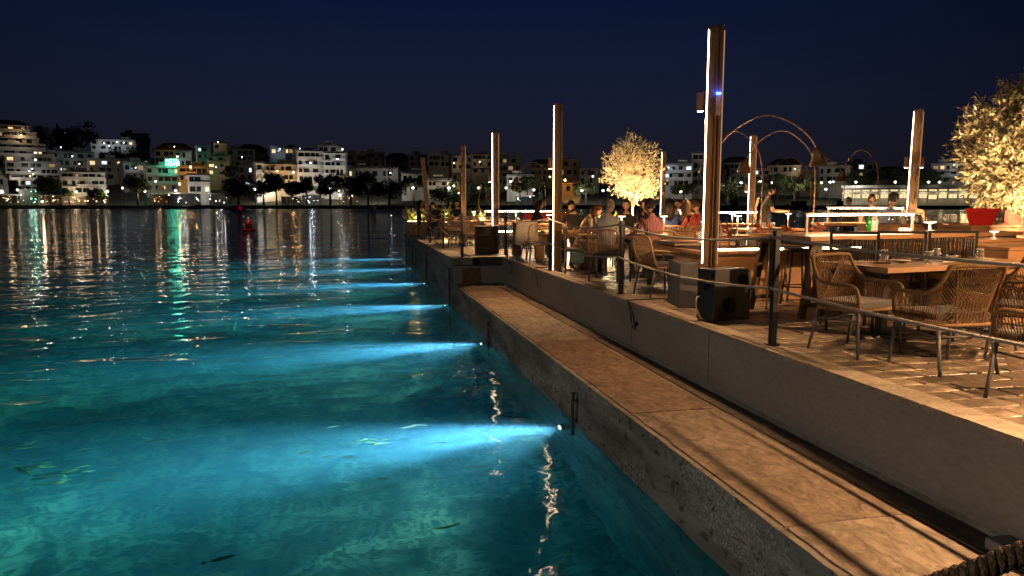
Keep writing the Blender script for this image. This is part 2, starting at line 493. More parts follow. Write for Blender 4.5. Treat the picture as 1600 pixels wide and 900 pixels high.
# retaining wall with a low plinth
rw = MB()
rw.box(WALLX, -3, LEDGE - .3, 4.1, 17.9, DECK - .035)
rwo = rw.build('retaining_wall', M['paintwall']); tag(rwo, kind='structure')
MB().add([(WALLX - .012, -3, LEDGE), (WALLX - .012, 17.9, LEDGE), (WALLX - .012, 17.9, LEDGE + .035), (WALLX - .012, -3, LEDGE + .035), (WALLX - .001, 17.9, LEDGE + .05), (WALLX - .001, -3, LEDGE + .05)],
         [(0, 3, 2, 1), (3, 5, 4, 2)]).build('plinth', M['ledge'], rwo)
yy = -3.0; rn = random.Random(5)
while yy < 17.85:
    l = rn.uniform(.5, 1.1); e = min(yy + l, 17.89)
    n = 9; vs = []
    for k in range(n + 1):
        y = yy + .004 + (e - yy - .008) * k / n
        o = WALLX - .012 + max(0, noise.noise((y * 6, 2, 2))) * .045
        vs += [(o, y, DECK - .034), (o + .004, y, DECK + .004), (4.0, y, DECK + .006), (4.0, y, DECK - .034)]
    fs = []
    for k in range(n):
        a = k * 4; b = a + 4
        fs += [(a, b, b + 1, a + 1), (a + 1, b + 1, b + 2, a + 2), (a + 2, b + 2, b + 3, a + 3)]
    fs += [(0, 1, 2, 3), (n * 4 + 3, n * 4 + 2, n * 4 + 1, n * 4)]
    MB().add(vs, fs).build('coping_stone', M['coping'], rwo)
    yy = e
# deck base and pavers
dk = MB().box(4.0, -3, -3, 15.5, 33, DECK - .03)
dk.box(3.0, 18.05, -3, 4.0, 33, DECK - .03)
for yj in YJ: MB().box(WALLX - .0025, yj - .004, LEDGE + .055, WALLX + .01, yj + .004, DECK - .04).build('joint', M['cable'] if False else M['bed'], rwo)
deck = dk.build('deck_floor', M['bed']); tag(deck, kind='structure')

def paver_mesh(w, d, seed, mat):
    r = random.Random(seed); e = .008
    mb = MB(); h = .03
    q = lambda: r.uniform(-.004, .004)
    bot = [(-w / 2, -d / 2, 0), (w / 2, -d / 2, 0), (w / 2, d / 2, 0), (-w / 2, d / 2, 0)]
    mid = [(x, y, h - .008) for x, y, _ in bot]
    top = [(x * (1 - 2 * e / w) + q(), y * (1 - 2 * e / d) + q(), h + q() * .5) for x, y, _ in bot]
    vs = bot + mid + top
    fs = []
    for a in (0, 4):
        for k in range(4):
            fs.append((a + k, a + (k + 1) % 4, a + 4 + (k + 1) % 4, a + 4 + k))
    fs.append((8, 9, 10, 11))
    return mb.add(vs, fs).mesh('paver', mat)
PW, PD = .40, .21
pm = [paver_mesh(PW - .012, PD - .012, s, M['paver'] if s % 3 else M['paver_dark']) for s in range(9)]
cells = []
row = 0
y = 2.4
while y < 33:
    x = 4.005 + (PW / 2 if row % 2 == 0 else PW)
    if row % 2: cells.append((4.005 + PW / 4, y))
    while x < 13.8:
        cells.append((x, y))
        x += PW
    y += PD; row += 1
def vis(c):
    v = Vector(c); d = v.dot(FH); s = v.dot(RH)
    return d > 2.5 and abs(s / d) < .78
near = sorted([c for c in cells if vis(c)], key=lambda c: c[0] ** 2 + c[1] ** 2)
rn = random.Random(11)
for c in near[:300]:
    obj('paver', rn.choice(pm), deck, (c[0], c[1], DECK - .03 + rn.uniform(0, .005)), (rn.uniform(-.008, .008), rn.uniform(-.008, .008), rn.uniform(-.01, .01)), (.48 if c[0] < 4.15 else 1, 1, 1))
mb = MB()
for c in near[300:]:
    if c[1] > 20: continue
    h = DECK + rn.uniform(-.004, .003); a, b = (PW / 2 if c[0] > 4.15 else PW / 4) - .008, PD / 2 - .008
    mb.add([(c[0] - a, c[1] - b, h - .02), (c[0] + a, c[1] - b, h - .02), (c[0] + a, c[1] + b, h - .02), (c[0] - a, c[1] + b, h - .02),
            (c[0] - a + .006, c[1] - b + .006, h), (c[0] + a - .006, c[1] - b + .006, h), (c[0] + a - .006, c[1] + b - .006, h), (c[0] - a + .006, c[1] + b - .006, h)],
           [(4, 5, 6, 7), (0, 1, 5, 4), (1, 2, 6, 5), (2, 3, 7, 6), (3, 0, 4, 7)], 0 if rn.random() < .65 else 1)
tag(mb.build('paver', [M['paver'], M['paver_dark']], deck), kind='stuff')
fb = MB().box(3.02, 18.05, DECK - .028, 13.8, 32.95, DECK - .004).build('deck_boarding', M['paver'], deck)

# hatch on the quay end wall
h = empty('wall_hatch', (2.98, 17.9, .79), 0, 'square brown metal hatch set in the end wall above the ledge', 'hatch')
MB().box(-.19, -.018, -.165, .19, -.002, .165).build('door_panel', pbr('hatch_paint', (.20, .13, .06), .5, scale=8, col2=(.11, .07, .035), bump=.2), h)
f = MB()
f.box(-.225, -.03, -.20, -.191, -.001, .20).box(.191, -.03, -.20, .225, -.001, .20).box(-.191, -.03, .166, .191, -.001, .20).box(-.191, -.03, -.20, .191, -.001, -.166)
f.build('frame', pbr('hatch_frame', (.24, .17, .09), .45, scale=8, col2=(.13, .09, .05)), h)
# painted mark on the retaining wall
g = MB()
def ring(cy, cz, ry, rz, w, a0, a1, n=16):
    vs = []
    for k in range(n + 1):
        a = a0 + (a1 - a0) * k / n
        for s in (1, -1):
            vs.append((0, cy + (ry + s * w / 2) * math.cos(a), cz + (rz + s * w / 2) * math.sin(a)))
    g.add(vs, [(2 * k, 2 * k + 1, 2 * k + 3, 2 * k + 2) for k in range(n)])
ring(0, 0, .19, .12, .035, R(60), R(335))
g.add([(0, -.27, .15), (0, .2, .16), (0, .2, .125), (0, -.27, .12)], [(0, 1, 2, 3)])
g.add([(0, -.30, .14), (0, -.26, .14), (0, -.27, -.14), (0, -.30, -.12)], [(0, 1, 2, 3)])
go = g.build('painted_mark', pbr('black_paint', (.02, .02, .02), .7), rwo, loc=(WALLX - .004, 17.05, 1.02))
# conduits down the sea wall to the lamps, and the lamps
housing = MB().lathe([(.075, 0), (.085, .02), (.085, .10), (.06, .13)], 14, mi=0)
lens_m = emis('underwater_lens', (.62, .88, 1.0), 18)
M['steel'] = pbr('marine_steel', (.35, .36, .36), .35, metal=.8, var=.2, scale=12)
UWL = ['underwater lamp of the row just below the photo edge'] + ['underwater lamp throwing the ' + q + ' blue beam in view' for q in ('nearest', 'second nearest', 'third nearest', 'fourth nearest', 'fifth nearest', 'farthest')]
for i, y in enumerate(LAMP_Y):
    xw = 2.56
    L0 = empty('underwater_lamp', (xw - .02, y, -.2), 0, UWL[i], 'underwater lamp', 'underwater lamps along the quay')
    hb = MB().lathe([(.05, 0), (.085, .01), (.085, .11), (.07, .12)], 14).build('housing', M['steel'], L0); hb.rotation_euler = (0, R(-90), 0)
    lb = MB().lathe([(.045, 0), (.045, .006)], 14).build('lens', lens_m, L0); lb.rotation_euler = (0, R(-90), 0); lb.location = (-.121, 0, 0)
    light('beam', 'SPOT', (-.16, 0, 0), BEAM_W, BEAM_C, parent=L0, aim=(-1, .0, -.085), radius=.05, spot=R(40), blend=1.0)
    light('spill', 'SPOT', (-.16, 0, 0), BEAM_W * .052, (.55, .90, .95), parent=L0, aim=(-1, -.1, -.34), radius=.05, spot=R(105), blend=1.0)
labs = ['rusty conduit pipe down the sea wall beside the nearest underwater lamp', 'conduit pipe down the sea wall at the second underwater lamp',
        'short conduit pipe on the sea wall below the stepped quay corner', 'thin conduit on the far quay face, nearest to the corner', 'thin conduit on the far quay face, farthest from the corner']
for i, y in enumerate([7.95, 13.15, 18.35, 23.6, 28.8]):
    zt = .42 if y < 17.9 else .95
    c = empty('conduit_pipe', (2.5, y, 0), 0, labs[i], 'conduit')
    MB().tube([(0, 0, -.25), (0, 0, zt)], .022, 8).build('pipe', pbr('rusty_pipe', (.16, .11, .075), .7, scale=20, col2=(.05, .04, .035)) if i == 0 else bpy.data.materials['rusty_pipe'], c)
    MB().tube([(0, .045, -.2), (.0, .045, zt - .06), (.05, .045, zt - .02)], .009, 6).build('cable', M['cable'], c)
    for zz in (.08, zt - .1):
        MB().cbox(0.02, .01, zz, .05, .11, .025).build('bracket', M['steel'], c)
# cable loops hanging over the wall and the pipe stub
for (y, lab) in ((14.35, 'black cable hanging in a curve over the wall edge near the second rope post'), (9.2, 'black cables hanging in loops over the wall edge beside a pipe stub')):
    c = empty('hanging_cable', (WALLX, y, 0), 0, lab, 'cable')
    for k in range(2 if y < 10 else 1):
        pts = []
        for t in range(13):
            u = t / 12
            pts.append((-.02 - .02 * math.sin(u * 3), .06 * k + .22 * (1 - (1 - u) ** 2) if False else -.02 + .10 * k + (.30 - .1 * k) * u ** 2, DECK + .012 - (1 - u) ** 1.7 * .36))
        MB().tube([(.5, .32, DECK + .015), (.1, .30, DECK + .015)] + pts[::-1], .0085, 6).build('cable', M['cable'], c)
    if y < 10:
        MB().tube([(-.006, -.06, .98), (-.09, -.06, .98)], .028, 10).build('pipe_stub', M['darkgrey'], c)
        for k in range(2):
            MB().tube([(-.035, .0 + .08 * k, .985 - k * .03), (-.035, -.003 + .08 * k, .93 - k * .03)], .010, 6).build('sleeve', M['rope'], c)
# pale scratches and an arrow painted on the face
ar = MB()
ar.add([(0, -.02, .10), (0, .02, .10), (0, .02, -.1), (0, -.02, -.1)], [(0, 1, 2, 3)])
ar.add([(0, -.08, .04), (0, 0, .16), (0, .08, .04)], [(0, 1, 2)])
M['white_paint'] = pbr('flaking_white_paint', (.7, .7, .66), .8, scale=30, col2=(.3, .3, .28))
ar.build('painted_arrow', M['white_paint'], q1, loc=(2.558, 4.72, .33)).scale = (1, .5, .62)
for k, (y, z, a, l) in enumerate(((4.30, .36, 10, .30), (4.27, .31, -10, .36))):
    s = MB().cbox(0, 0, 0, .008, l, .022).build('caught_stick', pbr('driftwood', (.55, .5, .42), .8) if k == 0 else bpy.data.materials['driftwood'], q1, loc=(2.553, y, z)); s.rotation_euler = (R(a), 0, 0)
# thick mooring rope in the corner, close to the eye
def twisted(pts, r, name, mat, parent=None, turns=9, strands=3, n=7, per=8):
    pts = [Vector(p) for p in pts]
    cum = [0]
    for a, b in zip(pts, pts[1:]): cum.append(cum[-1] + (b - a).length)
    steps = turns * per; out = []
    def at(s):
        for i in range(len(pts) - 1):
            if s <= cum[i + 1] or i == len(pts) - 2:
                t = (s - cum[i]) / (cum[i + 1] - cum[i]); return pts[i].lerp(pts[i + 1], t), (pts[i + 1] - pts[i]).normalized()
    res = []
    for k in range(strands):
        path = []
        for j in range(steps + 1):
            p, t = at(cum[-1] * j / steps)
            s = t.cross(Vector((0, 0, 1))).normalized(); u = s.cross(t)
            a = 2 * math.pi * (turns * j / steps + k / strands)
            path.append(p + (s * math.cos(a) + u * math.sin(a)) * r * .52)
        res.append(MB().tube(path, r * .56, n).build(name, mat, parent))
    return res
rope = empty('mooring_rope', (0, 0, 0), 0, 'thick twisted brown rope stretched across the near corner of the view', 'rope')
twisted([(1.17, 1.39, 1.68), (1.27, 1.36, 1.715), (1.38, 1.33, 1.762), (1.49, 1.31, 1.805), (1.62, 1.28, 1.845), (1.9, 1.22, 1.93)], .026, 'strand', pbr('brown_rope', (.50, .33, .18), .9, scale=70, bump=.8, bscale=150, col2=(.28, .17, .08)), rope, turns=12)
blk = MB().box(3.60, 3.12, LEDGE - .01, WALLX - .014, 3.42, LEDGE + .075).build('concrete_block', M['paintwall'], None, bevel=.012)
tag(blk, 'low concrete block in the corner where ledge meets the retaining wall', 'block')

# ------------------------------------------------------------------ lit poles
WARM = (1.0, .56, .26)
M['polewood'] = pbr('brown_pole_paint', (.34, .21, .11), .38, metal=.35, scale=3, bump=.15, bscale=20, col2=(.22, .125, .06), stretch=(6, 6, .6))
M['strip'] = emis('warm_led_strip', (1.0, .66, .38), 17)
M['strip_dim'] = emis('dim_led_strip', (1.0, .55, .28), .45)
M['white_dif'] = emis('lamp_lens', (1.0, .78, .55), 25)
def pole(x, y, h, rz, label, strip_z0=.55, box=(1, 2.15), lean=0.0, bright=True, dim=True, wattage=0, side=-1, zb=DECK, aim=None, cone=R(112)):
    o = empty('light_pole', (x, y, zb), rz, label, 'light pole', 'lit poles along the deck edge')
    o.rotation_euler = (0, lean, rz)
    w, d = .155, .115
    b = MB()
    b.box(-w / 2, -d / 2, 0, w / 2, d / 2, h)
    b.build('post', M['polewood'], o, bevel=.006)
    rr = MB().box(-w / 2 + .085, -d / 2 - .014, .02, -w / 2 + .10, -d / 2 - .0005, h - .01).box(w / 2 - .03, -d / 2 - .022, .02, w / 2 - .002, -d / 2 - .0005, h - .01)
    rr.build('rib', M['polewood'], o)
    MB().box(-w / 2 - .004, -d / 2 - .004, h, w / 2 + .004, d / 2 + .004, h + .012).build('cap', M['darkgrey'], o)
    MB().box(-w / 2 - .014, -d / 2 - .014, 0, w / 2 + .014, d / 2 + .014, .012).build('base_plate', M['darkgrey'], o)
    if bright:
        ch = MB().box(-w / 2 - .026, -d / 2 - .004, strip_z0, -w / 2 - .0005, -d / 2 + .022, h - .03).build('channel', M['darkgrey'], o)
        MB().box(-w / 2 - .021, -d / 2 - .008, strip_z0 + .01, -w / 2 - .007, -d / 2 - .0042, h - .04).build('led_strip', M['strip'], ch)
    if dim:
        MB().box(w / 2 + .0005, -d / 2 - .01, strip_z0, w / 2 + .012, -d / 2 + .004, h - .05).build('dim_led_strip', M['strip_dim'], o)
    if box:
        for s in ((-1, 1) if box[0] == 2 else (-1,)):
            xx = s * (w / 2 + .046 + (.03 if s < 0 else 0))
            sb = MB().cbox(xx, .01, box[1], .09, .11, .21).build('spot_box', M['polewood'], o, bevel=.006)
            MB().cbox(xx, .01, box[1] - .108, .06, .08, .004).build('spot_lens', M['white_dif'], sb)
    if wattage:
        light('spot_lamp', 'SPOT', (-w / 2 - .08, .01, box[1] - .125), wattage, WARM, parent=o, aim=aim or (-.1, -.05, -1), radius=.02, spot=cone, blend=.5)
    return o
p1 = pole(4.24, 8.10, 3.36, R(-20), 'tallest nearest lit pole, a white strip down its left side and a blue diode', box=(1, 2.52), wattage=POLE_W, strip_z0=.62)
bx = MB().cbox(.035, -.094, 2.47, .05, .036, .24).build('wireless_box', pbr('cream_plastic', (.55, .42, .30), .4), p1, bevel=.005)
MB().cbox(.035, -.094, 2.60, .05, .036, .018).build('blue_diode', emis('blue_diode', (.02, .07, 1.0), 40), bx)
light('blue_glow', 'POINT', (.035, -.14, 2.625), .8, (.03, .08, 1.0), parent=bx, radius=.01)
pole(4.05, 13.95, 3.22, R(-14), 'lit pole between the seated woman with long hair and the bearded man', box=(1, 2.1), wattage=POLE_W, strip_z0=.02, dim=False)
pole(4.05, 20.1, 3.25, R(-8), 'lit pole rising beside the low dark planter near the step in the quay', box=(1, 2.0), wattage=POLE_W * .8, strip_z0=.55)
pole(3.92, 25.0, 3.25, R(-8), 'narrow pole standing by the seated man in black near the quay end', box=(1, 1.75), wattage=POLE_W * .7, bright=False)
pole(2.98, 26.9, 2.95, R(-6), 'unlit leaning pole at the far end of the quay', box=None, lean=R(-4.5), bright=False, dim=False, zb=DECK)
s = spot(1424, 15.4); pole(s.x, s.y, 3.22, R(-34), 'lit pole with twin side boxes in front of the long lit terminal', box=(2, 2.16), wattage=700, cone=R(150), lean=R(0.6), strip_z0=.3)
s = spot(1174, 21.6); pole(s.x, s.y, 3.25, R(-26), 'lit pole with a round camera beside the standing waiter', box=(1, 1.75), wattage=400, cone=R(150), strip_z0=.1)
cm = MB().lathe([(.0, -.02), (.085, -.02), (.085, .09), (.05, .12), (.0, .12)], 12)
s = spot(1036, 28.5); pole(s.x, s.y, 3.25, R(-22), 'lit pole to the right of the round olive tree', box=None, strip_z0=.1, dim=False)
# the next pole of the row, just this side of the view; it lights the near ledge and chairs
pole(4.66, 2.35, 3.3, R(8), 'lit pole next in the row towards the viewer', box=(1, 1.98), wattage=NEAR_W, strip_z0=1.2, cone=R(152))

pole(8.5, 3.1, 3.3, R(60), 'lit pole of the second row, beside the near dining table towards the viewer', box=(1, 2.5), wattage=2200, strip_z0=1.2, cone=R(155), aim=(.25, .35, -1))
# ------------------------------------------------------------------ rope fence
def fence_post(x, y, label):
    o = empty('rope_post', (x, y, DECK), R(5), label, 'post', 'black posts of the rope fence')
    MB().box(-.028, -.028, 0, .028, .028, 1.09).build('shaft', M['black'], o, bevel=.004)
    MB().box(-.05, -.05, 0.006, .05, .05, .016).build('foot_plate', M['black'], o)
    for z in (1.03, .55):
        ey = MB().tube([(0.0 - .045 + .022 * math.cos(a), .0, z + .022 * math.sin(a)) for a in [2 * math.pi * k / 10 for k in range(10)]], .006, 5, closed=True).build('eyelet', M['black'], o)
    return o
FP = [(3.95, 2.15), (3.93, 6.21), (3.94, 10.21), (3.93, 14.06), (3.96, 18.38)]
FQ = [(2.78, 17.99), (2.78, 21.57), (2.75, 24.75), (2.76, 28.9), (2.80, 32.9)]
pl = ['rope post just this side of the near dining table', 'rope post in front of the dark trestle table legs', 'rope post in front of the man in the striped shirt', 'rope post beside the lit pole by the long haired woman',
      'rope post at the inner corner where the quay steps in', 'rope post on the outer corner of the quay step', 'rope post along the far quay edge, next beyond the outer corner', 'third rope post along the far quay edge beyond the corner', 'fourth rope post along the far quay edge', 'last rope post at the far end of the quay']
for (x, y), l in zip(FP + FQ, pl): fence_post(x, y, l)
def rope_span(a, b, z, sag, label, grp='ropes strung between the fence posts', r=.0135):
    n = 20; pts = []
    ax, bx_ = Vector((a[0] - .045, a[1], DECK + z)), Vector((b[0] - .045, b[1], DECK + z))
    for k in range(n + 1):
        t = k / n; p = ax.lerp(bx_, t); p.z -= sag * 4 * t * (1 - t); pts.append(p)
    L_ = (ax - bx_).length
    o = empty('fence_rope', tuple(ax), 0, label, 'rope', grp)
    pts = [p - ax for p in pts]
    if a[1] < 7:      # close enough to show its lay
        twisted(pts, r * 1.0, 'strand', M['rope'], o, turns=int(L_ * 22), n=5, per=6)
    else:
        MB().tube(pts, r, 6).build('strand', M['rope'], o)
    return o
wher = ['nearest the viewer', 'in front of the black speaker', 'in front of the man in the striped shirt', 'between the long haired woman and the inner corner']
for i in range(4):
    for z, sg, nm in ((1.03, .05 if i == 0 else .10, 'upper'), (.55, .04 if i == 0 else .08, 'lower')):
        rope_span(FP[i], FP[i + 1], z, sg, f'{nm} pale rope span {wher[i]}')
wher = ['next to the low dark planter', 'beside the rattan chairs near the quay end', 'before the leaning pole', 'at the very end of the quay']
for i in range(4):
    for z, sg, nm in ((1.03, .12, 'upper'), (.55, .10, 'lower')):
        rope_span(FQ[i], FQ[i + 1], z, sg, f'{nm} pale rope span on the far quay {wher[i]}')
rope_span(FQ[0], FP[4], 1.03, .05, 'upper rope crossing the step of the quay')
rope_span(FQ[0], FP[4], .55, .02, 'lower rope crossing the step of the quay')

# ------------------------------------------------------------------ chairs
M['weave'] = pbr('tan_rope_weave', (.29, .175, .08), .75, scale=40, bump=.5, bscale=120, col2=(.18, .10, .045), spec=.3)
M['weave_light'] = pbr('pale_rope_weave', (.42, .28, .15), .75, scale=40, bump=.4, bscale=120, col2=(.28, .17, .085), spec=.3)
M['cushion'] = pbr('grey_cushion', (.10, .095, .09), .85, scale=50, bump=.3, bscale=200, sheen=.3)
M['weave_dark'] = pbr('dark_cord', (.032, .027, .023), .7, scale=40, bump=.4, bscale=120)
M['tablewood'] = pbr('oak_table_top', (.42, .245, .12), .38, scale=2.2, bump=.2, bscale=18, col2=(.29, .155, .07), stretch=(.35, 4, 4), detail=9, spec=.5)
M['darkwood'] = pbr('dark_wood', (.10, .062, .038), .5, scale=2.5, bump=.25, bscale=14, col2=(.06, .036, .022), stretch=(.5, 4, 4))
M['planterwood'] = pbr('brown_plywood', (.36, .19, .085), .5, scale=2.0, bump=.15, bscale=12, col2=(.25, .125, .055), stretch=(.6, 3, 3), detail=9)
M['glass'] = None
def lerp(a, b, t): return tuple(a[i] + (b[i] - a[i]) * t for i in range(3))
def poly_at(pts, s):
    ls = [math.dist(a, b) for a, b in zip(pts, pts[1:])]; tot = sum(ls); s *= tot
    for i, l in enumerate(ls):
        if s <= l or i == len(ls) - 1: return lerp(pts[i], pts[i + 1], min(1, s / l))
        s -= l
def smooth_path(pts, n=4):
    P_ = [Vector(p) for p in pts]; out = []
    for i in range(len(P_) - 1):
        p0, p1, p2, p3 = P_[max(i - 1, 0)], P_[i], P_[i + 1], P_[min(i + 2, len(P_) - 1)]
        for k in range(n):
            t = k / n
            out.append(0.5 * ((2 * p1) + (-p0 + p2) * t + (2 * p0 - 5 * p1 + 4 * p2 - p3) * t * t + (-p0 + 3 * p1 - 3 * p2 + p3) * t ** 3))
    out.append(P_[-1]); return out

def chair_armchair():
    """woven rope armchair: wrapped rail, fan-strung back, strung sides"""
    o = empty('rope_armchair', (0, 0, 0))
    top = smooth_path([(-.27, .25, .42), (-.29, .245, .56), (-.30, .19, .63), (-.305, -.02, .635), (-.295, -.15, .65), (-.268, -.235, .73), (-.25, -.285, .83), (-.225, -.30, .865), (0, -.325, .87),
                       (.225, -.30, .865), (.25, -.285, .83), (.268, -.235, .73), (.295, -.15, .65), (.305, -.02, .635), (.30, .19, .63), (.29, .245, .56), (.27, .25, .42)], 5)
    low = smooth_path([(-.27, .25, .42), (-.275, .0, .41), (-.25, -.19, .40), (-.16, -.245, .40), (0, -.255, .40), (.16, -.245, .40), (.25, -.19, .40), (.275, .0, .41), (.27, .25, .42)], 6)
    MB().tube(top, .017, 8).build('top_rail', M['weave'], o)
    MB().tube(low, .015, 8).tube([(-.27, .25, .42), (.27, .25, .42)], .017, 8).build('seat_rail', M['weave'], o)
    T = [tuple(p) for p in top]; Lw = [tuple(p) for p in low]
    for side in (0, 1):
        sd = MB()
        for k in range(26):
            u = .035 + .30 * k / 25
            a = poly_at(T, u if not side else 1 - u); b = poly_at(Lw, (.02 + .30 * k / 25) if not side else 1 - (.02 + .30 * k / 25))
            sd.tube([a, b], .0045, 4, cap=False)
        sd.build('side_weave', M['weave'], o)
    bk = MB()
    # two crossing fans and a middle bundle, as strung on the back
    for k in range(12):
        t = k / 11
        for s in (1, -1):
            a = poly_at(T, .5 - s * (.212 - .125 * t)); b = poly_at(Lw, .5 + s * (-.07 + .26 * t))
            a = (a[0], a[1] - .004 * s, a[2])
            bk.tube([a, lerp(a, b, .5), b], .0045, 4, cap=False)
    for k in range(17):
        t = k / 16
        a = poly_at(T, .415 + .17 * t); a2 = poly_at(Lw, .5 + (t - .5) * .16)
        bk.tube([a, lerp(a, a2, .30 if 0 < k < 16 else 1)], .0052, 4, cap=False)
    for k in range(11):
        t = k / 10
        a2 = poly_at(Lw, .5 + (t - .5) * .22); a = poly_at(T, .46 + .08 * t)
        bk.tube([a2, lerp(a2, a, .42)], .0052, 4, cap=False)
    bk.build('back_weave', M['weave'], o)
    c = MB().box(-.25, -.20, .425, .25, .245, .485).build('seat_cushion', M['cushion'], o, bevel=.022)
    for sx in (-1, 1):
        MB().tube([(sx * .262, .235, .41), (sx * .285, .27, 0)], [.0165, .013], 8).build('leg', M['darkgrey'], o)
        MB().tube([(sx * .235, -.20, .40), (sx * .262, -.285, 0)], [.0165, .013], 8).build('leg', M['darkgrey'], o)
    MB().tube([(-.245, -.21, .30), (.245, -.21, .30)], .009, 6).tube([(-.268, .235, .33), (-.242, -.215, .30)], .008, 6).tube([(.268, .235, .33), (.242, -.215, .30)], .008, 6).build('stretcher', M['darkgrey'], o)
    return o
def chair_slat():
    """rounded rattan-look chair with upright slats in the back"""
    o = empty('rattan_chair', (0, 0, 0))
    top = smooth_path([(-.25, -.18, .43), (-.27, -.25, .62), (-.25, -.30, .82), (-.18, -.315, .875), (0, -.325, .885), (.18, -.315, .875), (.25, -.30, .82), (.27, -.25, .62), (.25, -.18, .43)], 5)
    MB().tube(top, .016, 7).tube([(-.25, -.2, .43), (.25, -.2, .43), (.24, .24, .43), (-.24, .24, .43)], .015, 6, closed=True).build('frame', M['weave_light'], o)
    s = MB()
    for k in range(15):
        x = -.22 + .44 * k / 14
        s.tube([(x * .95, -.20, .44), (x, -.30, .87 - .05 * (abs(x) / .22) ** 3)], .0065, 5, cap=False)
    s.build('back_slats', M['weave_light'], o)
    arms = MB()
    for sx in (-1, 1):
        arms.tube(smooth_path([(sx * .262, -.26, .68), (sx * .30, -.05, .66), (sx * .29, .17, .64), (sx * .26, .22, .56), (sx * .245, .22, .43)], 4), .014, 6)
    arms.build('arms', M['weave_light'], o)
    MB().box(-.235, -.2, .44, .235, .235, .485).build('seat_cushion', M['cushion'], o, bevel=.018)
    for sx in (-1, 1):
        MB().tube([(sx * .23, .22, .43), (sx * .25, .26, 0)], [.016, .012], 7).build('leg', M['darkgrey'], o)
        MB().tube([(sx * .23, -.19, .43), (sx * .25, -.27, 0)], [.016, .012], 7).build('leg', M['darkgrey'], o)
    return o
def chair_sling():
    """tall black framed chair with a square back strung with dark cord"""
    o = empty('corded_chair', (0, 0, 0))
    zs = .62; zt = 1.04
    f = MB()
    for sx in (-1, 1):
        f.bar((sx * .225, -.20, 0), (sx * .225, -.25, zt), .026, .026)
    f.bar((-.238, -.25, zt), (.238, -.25, zt), .028, .026)
    f.bar((-.225, -.226, zs + .05), (.225, -.226, zs + .05), .024, .02)
    f.build('back_frame', M['black'], o)
    c = MB()
    for k in range(34):
        x = -.205 + .41 * k / 33
        c.tube([(x, -.228, zs + .05), (x + random.uniform(-.004, .004), -.249, zt - .07)], .0052, 4, cap=False)
    c.build('back_cords', M['weave_dark'], o)
    MB().box(-.235, -.21, zs - .03, .235, .22, zs + .03).build('seat', M['cushion'], o, bevel=.015)
    for sx in (-1, 1):
        MB().bar((sx * .225, .20, 0), (sx * .225, .19, zs - .03), .026, .026).build('leg', M['black'], o)
    MB().bar((-.21, .195, .22), (.21, .195, .22), .02, .02).build('foot_rail', M['black'], o)
    return o
def chair_low():
    """low pale lounge chair with a square woven back"""
    o = empty('woven_lounge_chair', (0, 0, 0))
    f = MB()
    for sx in (-1, 1):
        f.bar((sx * .30, -.22, 0), (sx * .30, -.30, .78), .03, .03).bar((sx * .30, .28, 0), (sx * .30, .28, .6), .03, .03).bar((sx * .30, -.28, .6), (sx * .30, .30, .6), .035, .03)
    f.bar((-.31, -.30, .78), (.31, -.30, .78), .03, .03)
    f.build('frame', M['darkwood'], o)
    c = MB()
    for k in range(30):
        x = -.28 + .56 * k / 29
        c.tube([(x, -.25, .42), (x, -.298, .77)], .0075, 4, cap=False)
    c.build('back_cords', pbr('grey_cord', (.26, .23, .20), .8) if 'grey_cord' not in bpy.data.materials else bpy.data.materials['grey_cord'], o)
    MB().box(-.285, -.25, .33, .285, .27, .46).build('seat_cushion', M['cushion'], o, bevel=.03)
    return o
def bar_stool():
    o = empty('bar_stool', (0, 0, 0))
    MB().lathe([(0, .70), (.16, .70), (.175, .715), (.175, .745), (.0, .75)], 16).build('seat', M['black'], o)
    for k in range(4):
        a = R(45 + 90 * k); c, s = math.cos(a), math.sin(a)
        MB().tube([(c * .12, s * .12, .70), (c * .21, s * .21, 0)], .014, 6).build('leg', M['black'], o)
    MB().tube([(.175 * math.cos(R(15 * k)), .175 * math.sin(R(15 * k)), .24) for k in range(24)], .009, 5, closed=True).build('foot_ring', M['black'], o)
    return o
protos = {}
def place(kind, x, y, rz, label, group, z=DECK):
    """first call moves the built chair itself, later calls copy it with its parts"""
    if kind not in protos:
        o = {'arm': chair_armchair, 'slat': chair_slat, 'sling': chair_sling, 'low': chair_low, 'stool': bar_stool}[kind]()
        protos[kind] = o
    else:
        o = copy_tree(protos[kind])
    o.location = (x, y, z); o.rotation_euler = (0, 0, R(rz))
    tag(o, label, {'stool': 'stool'}.get(kind, 'chair'), group)
    return o
GA = 'tan rope armchairs on the deck'
# near dining table: chairs (angle: 0 faces +Y, away from the viewer)
place('arm', 4.76, 5.05, -2, 'tan rope armchair nearest the viewer, its crossed back turned to us', GA)
place('arm', 4.50, 5.80, -166, 'tan rope armchair turned to face us at the left end of the near table', GA)
place('arm', 6.25, 7.05, 170, 'tan rope armchair beyond the near table, its top showing between two glasses', GA)
place('arm', 5.78, 5.22, 38, 'orange lit rope armchair cut off by the edge of the photo beside the near table', GA)
place('arm', 6.12, 5.85, 20, 'shaded rope armchair tucked in behind the nearest armchair', GA)
place('arm', 4.66, 3.98, 10, 'rope armchair almost outside the view, only one dark leg showing', GA)
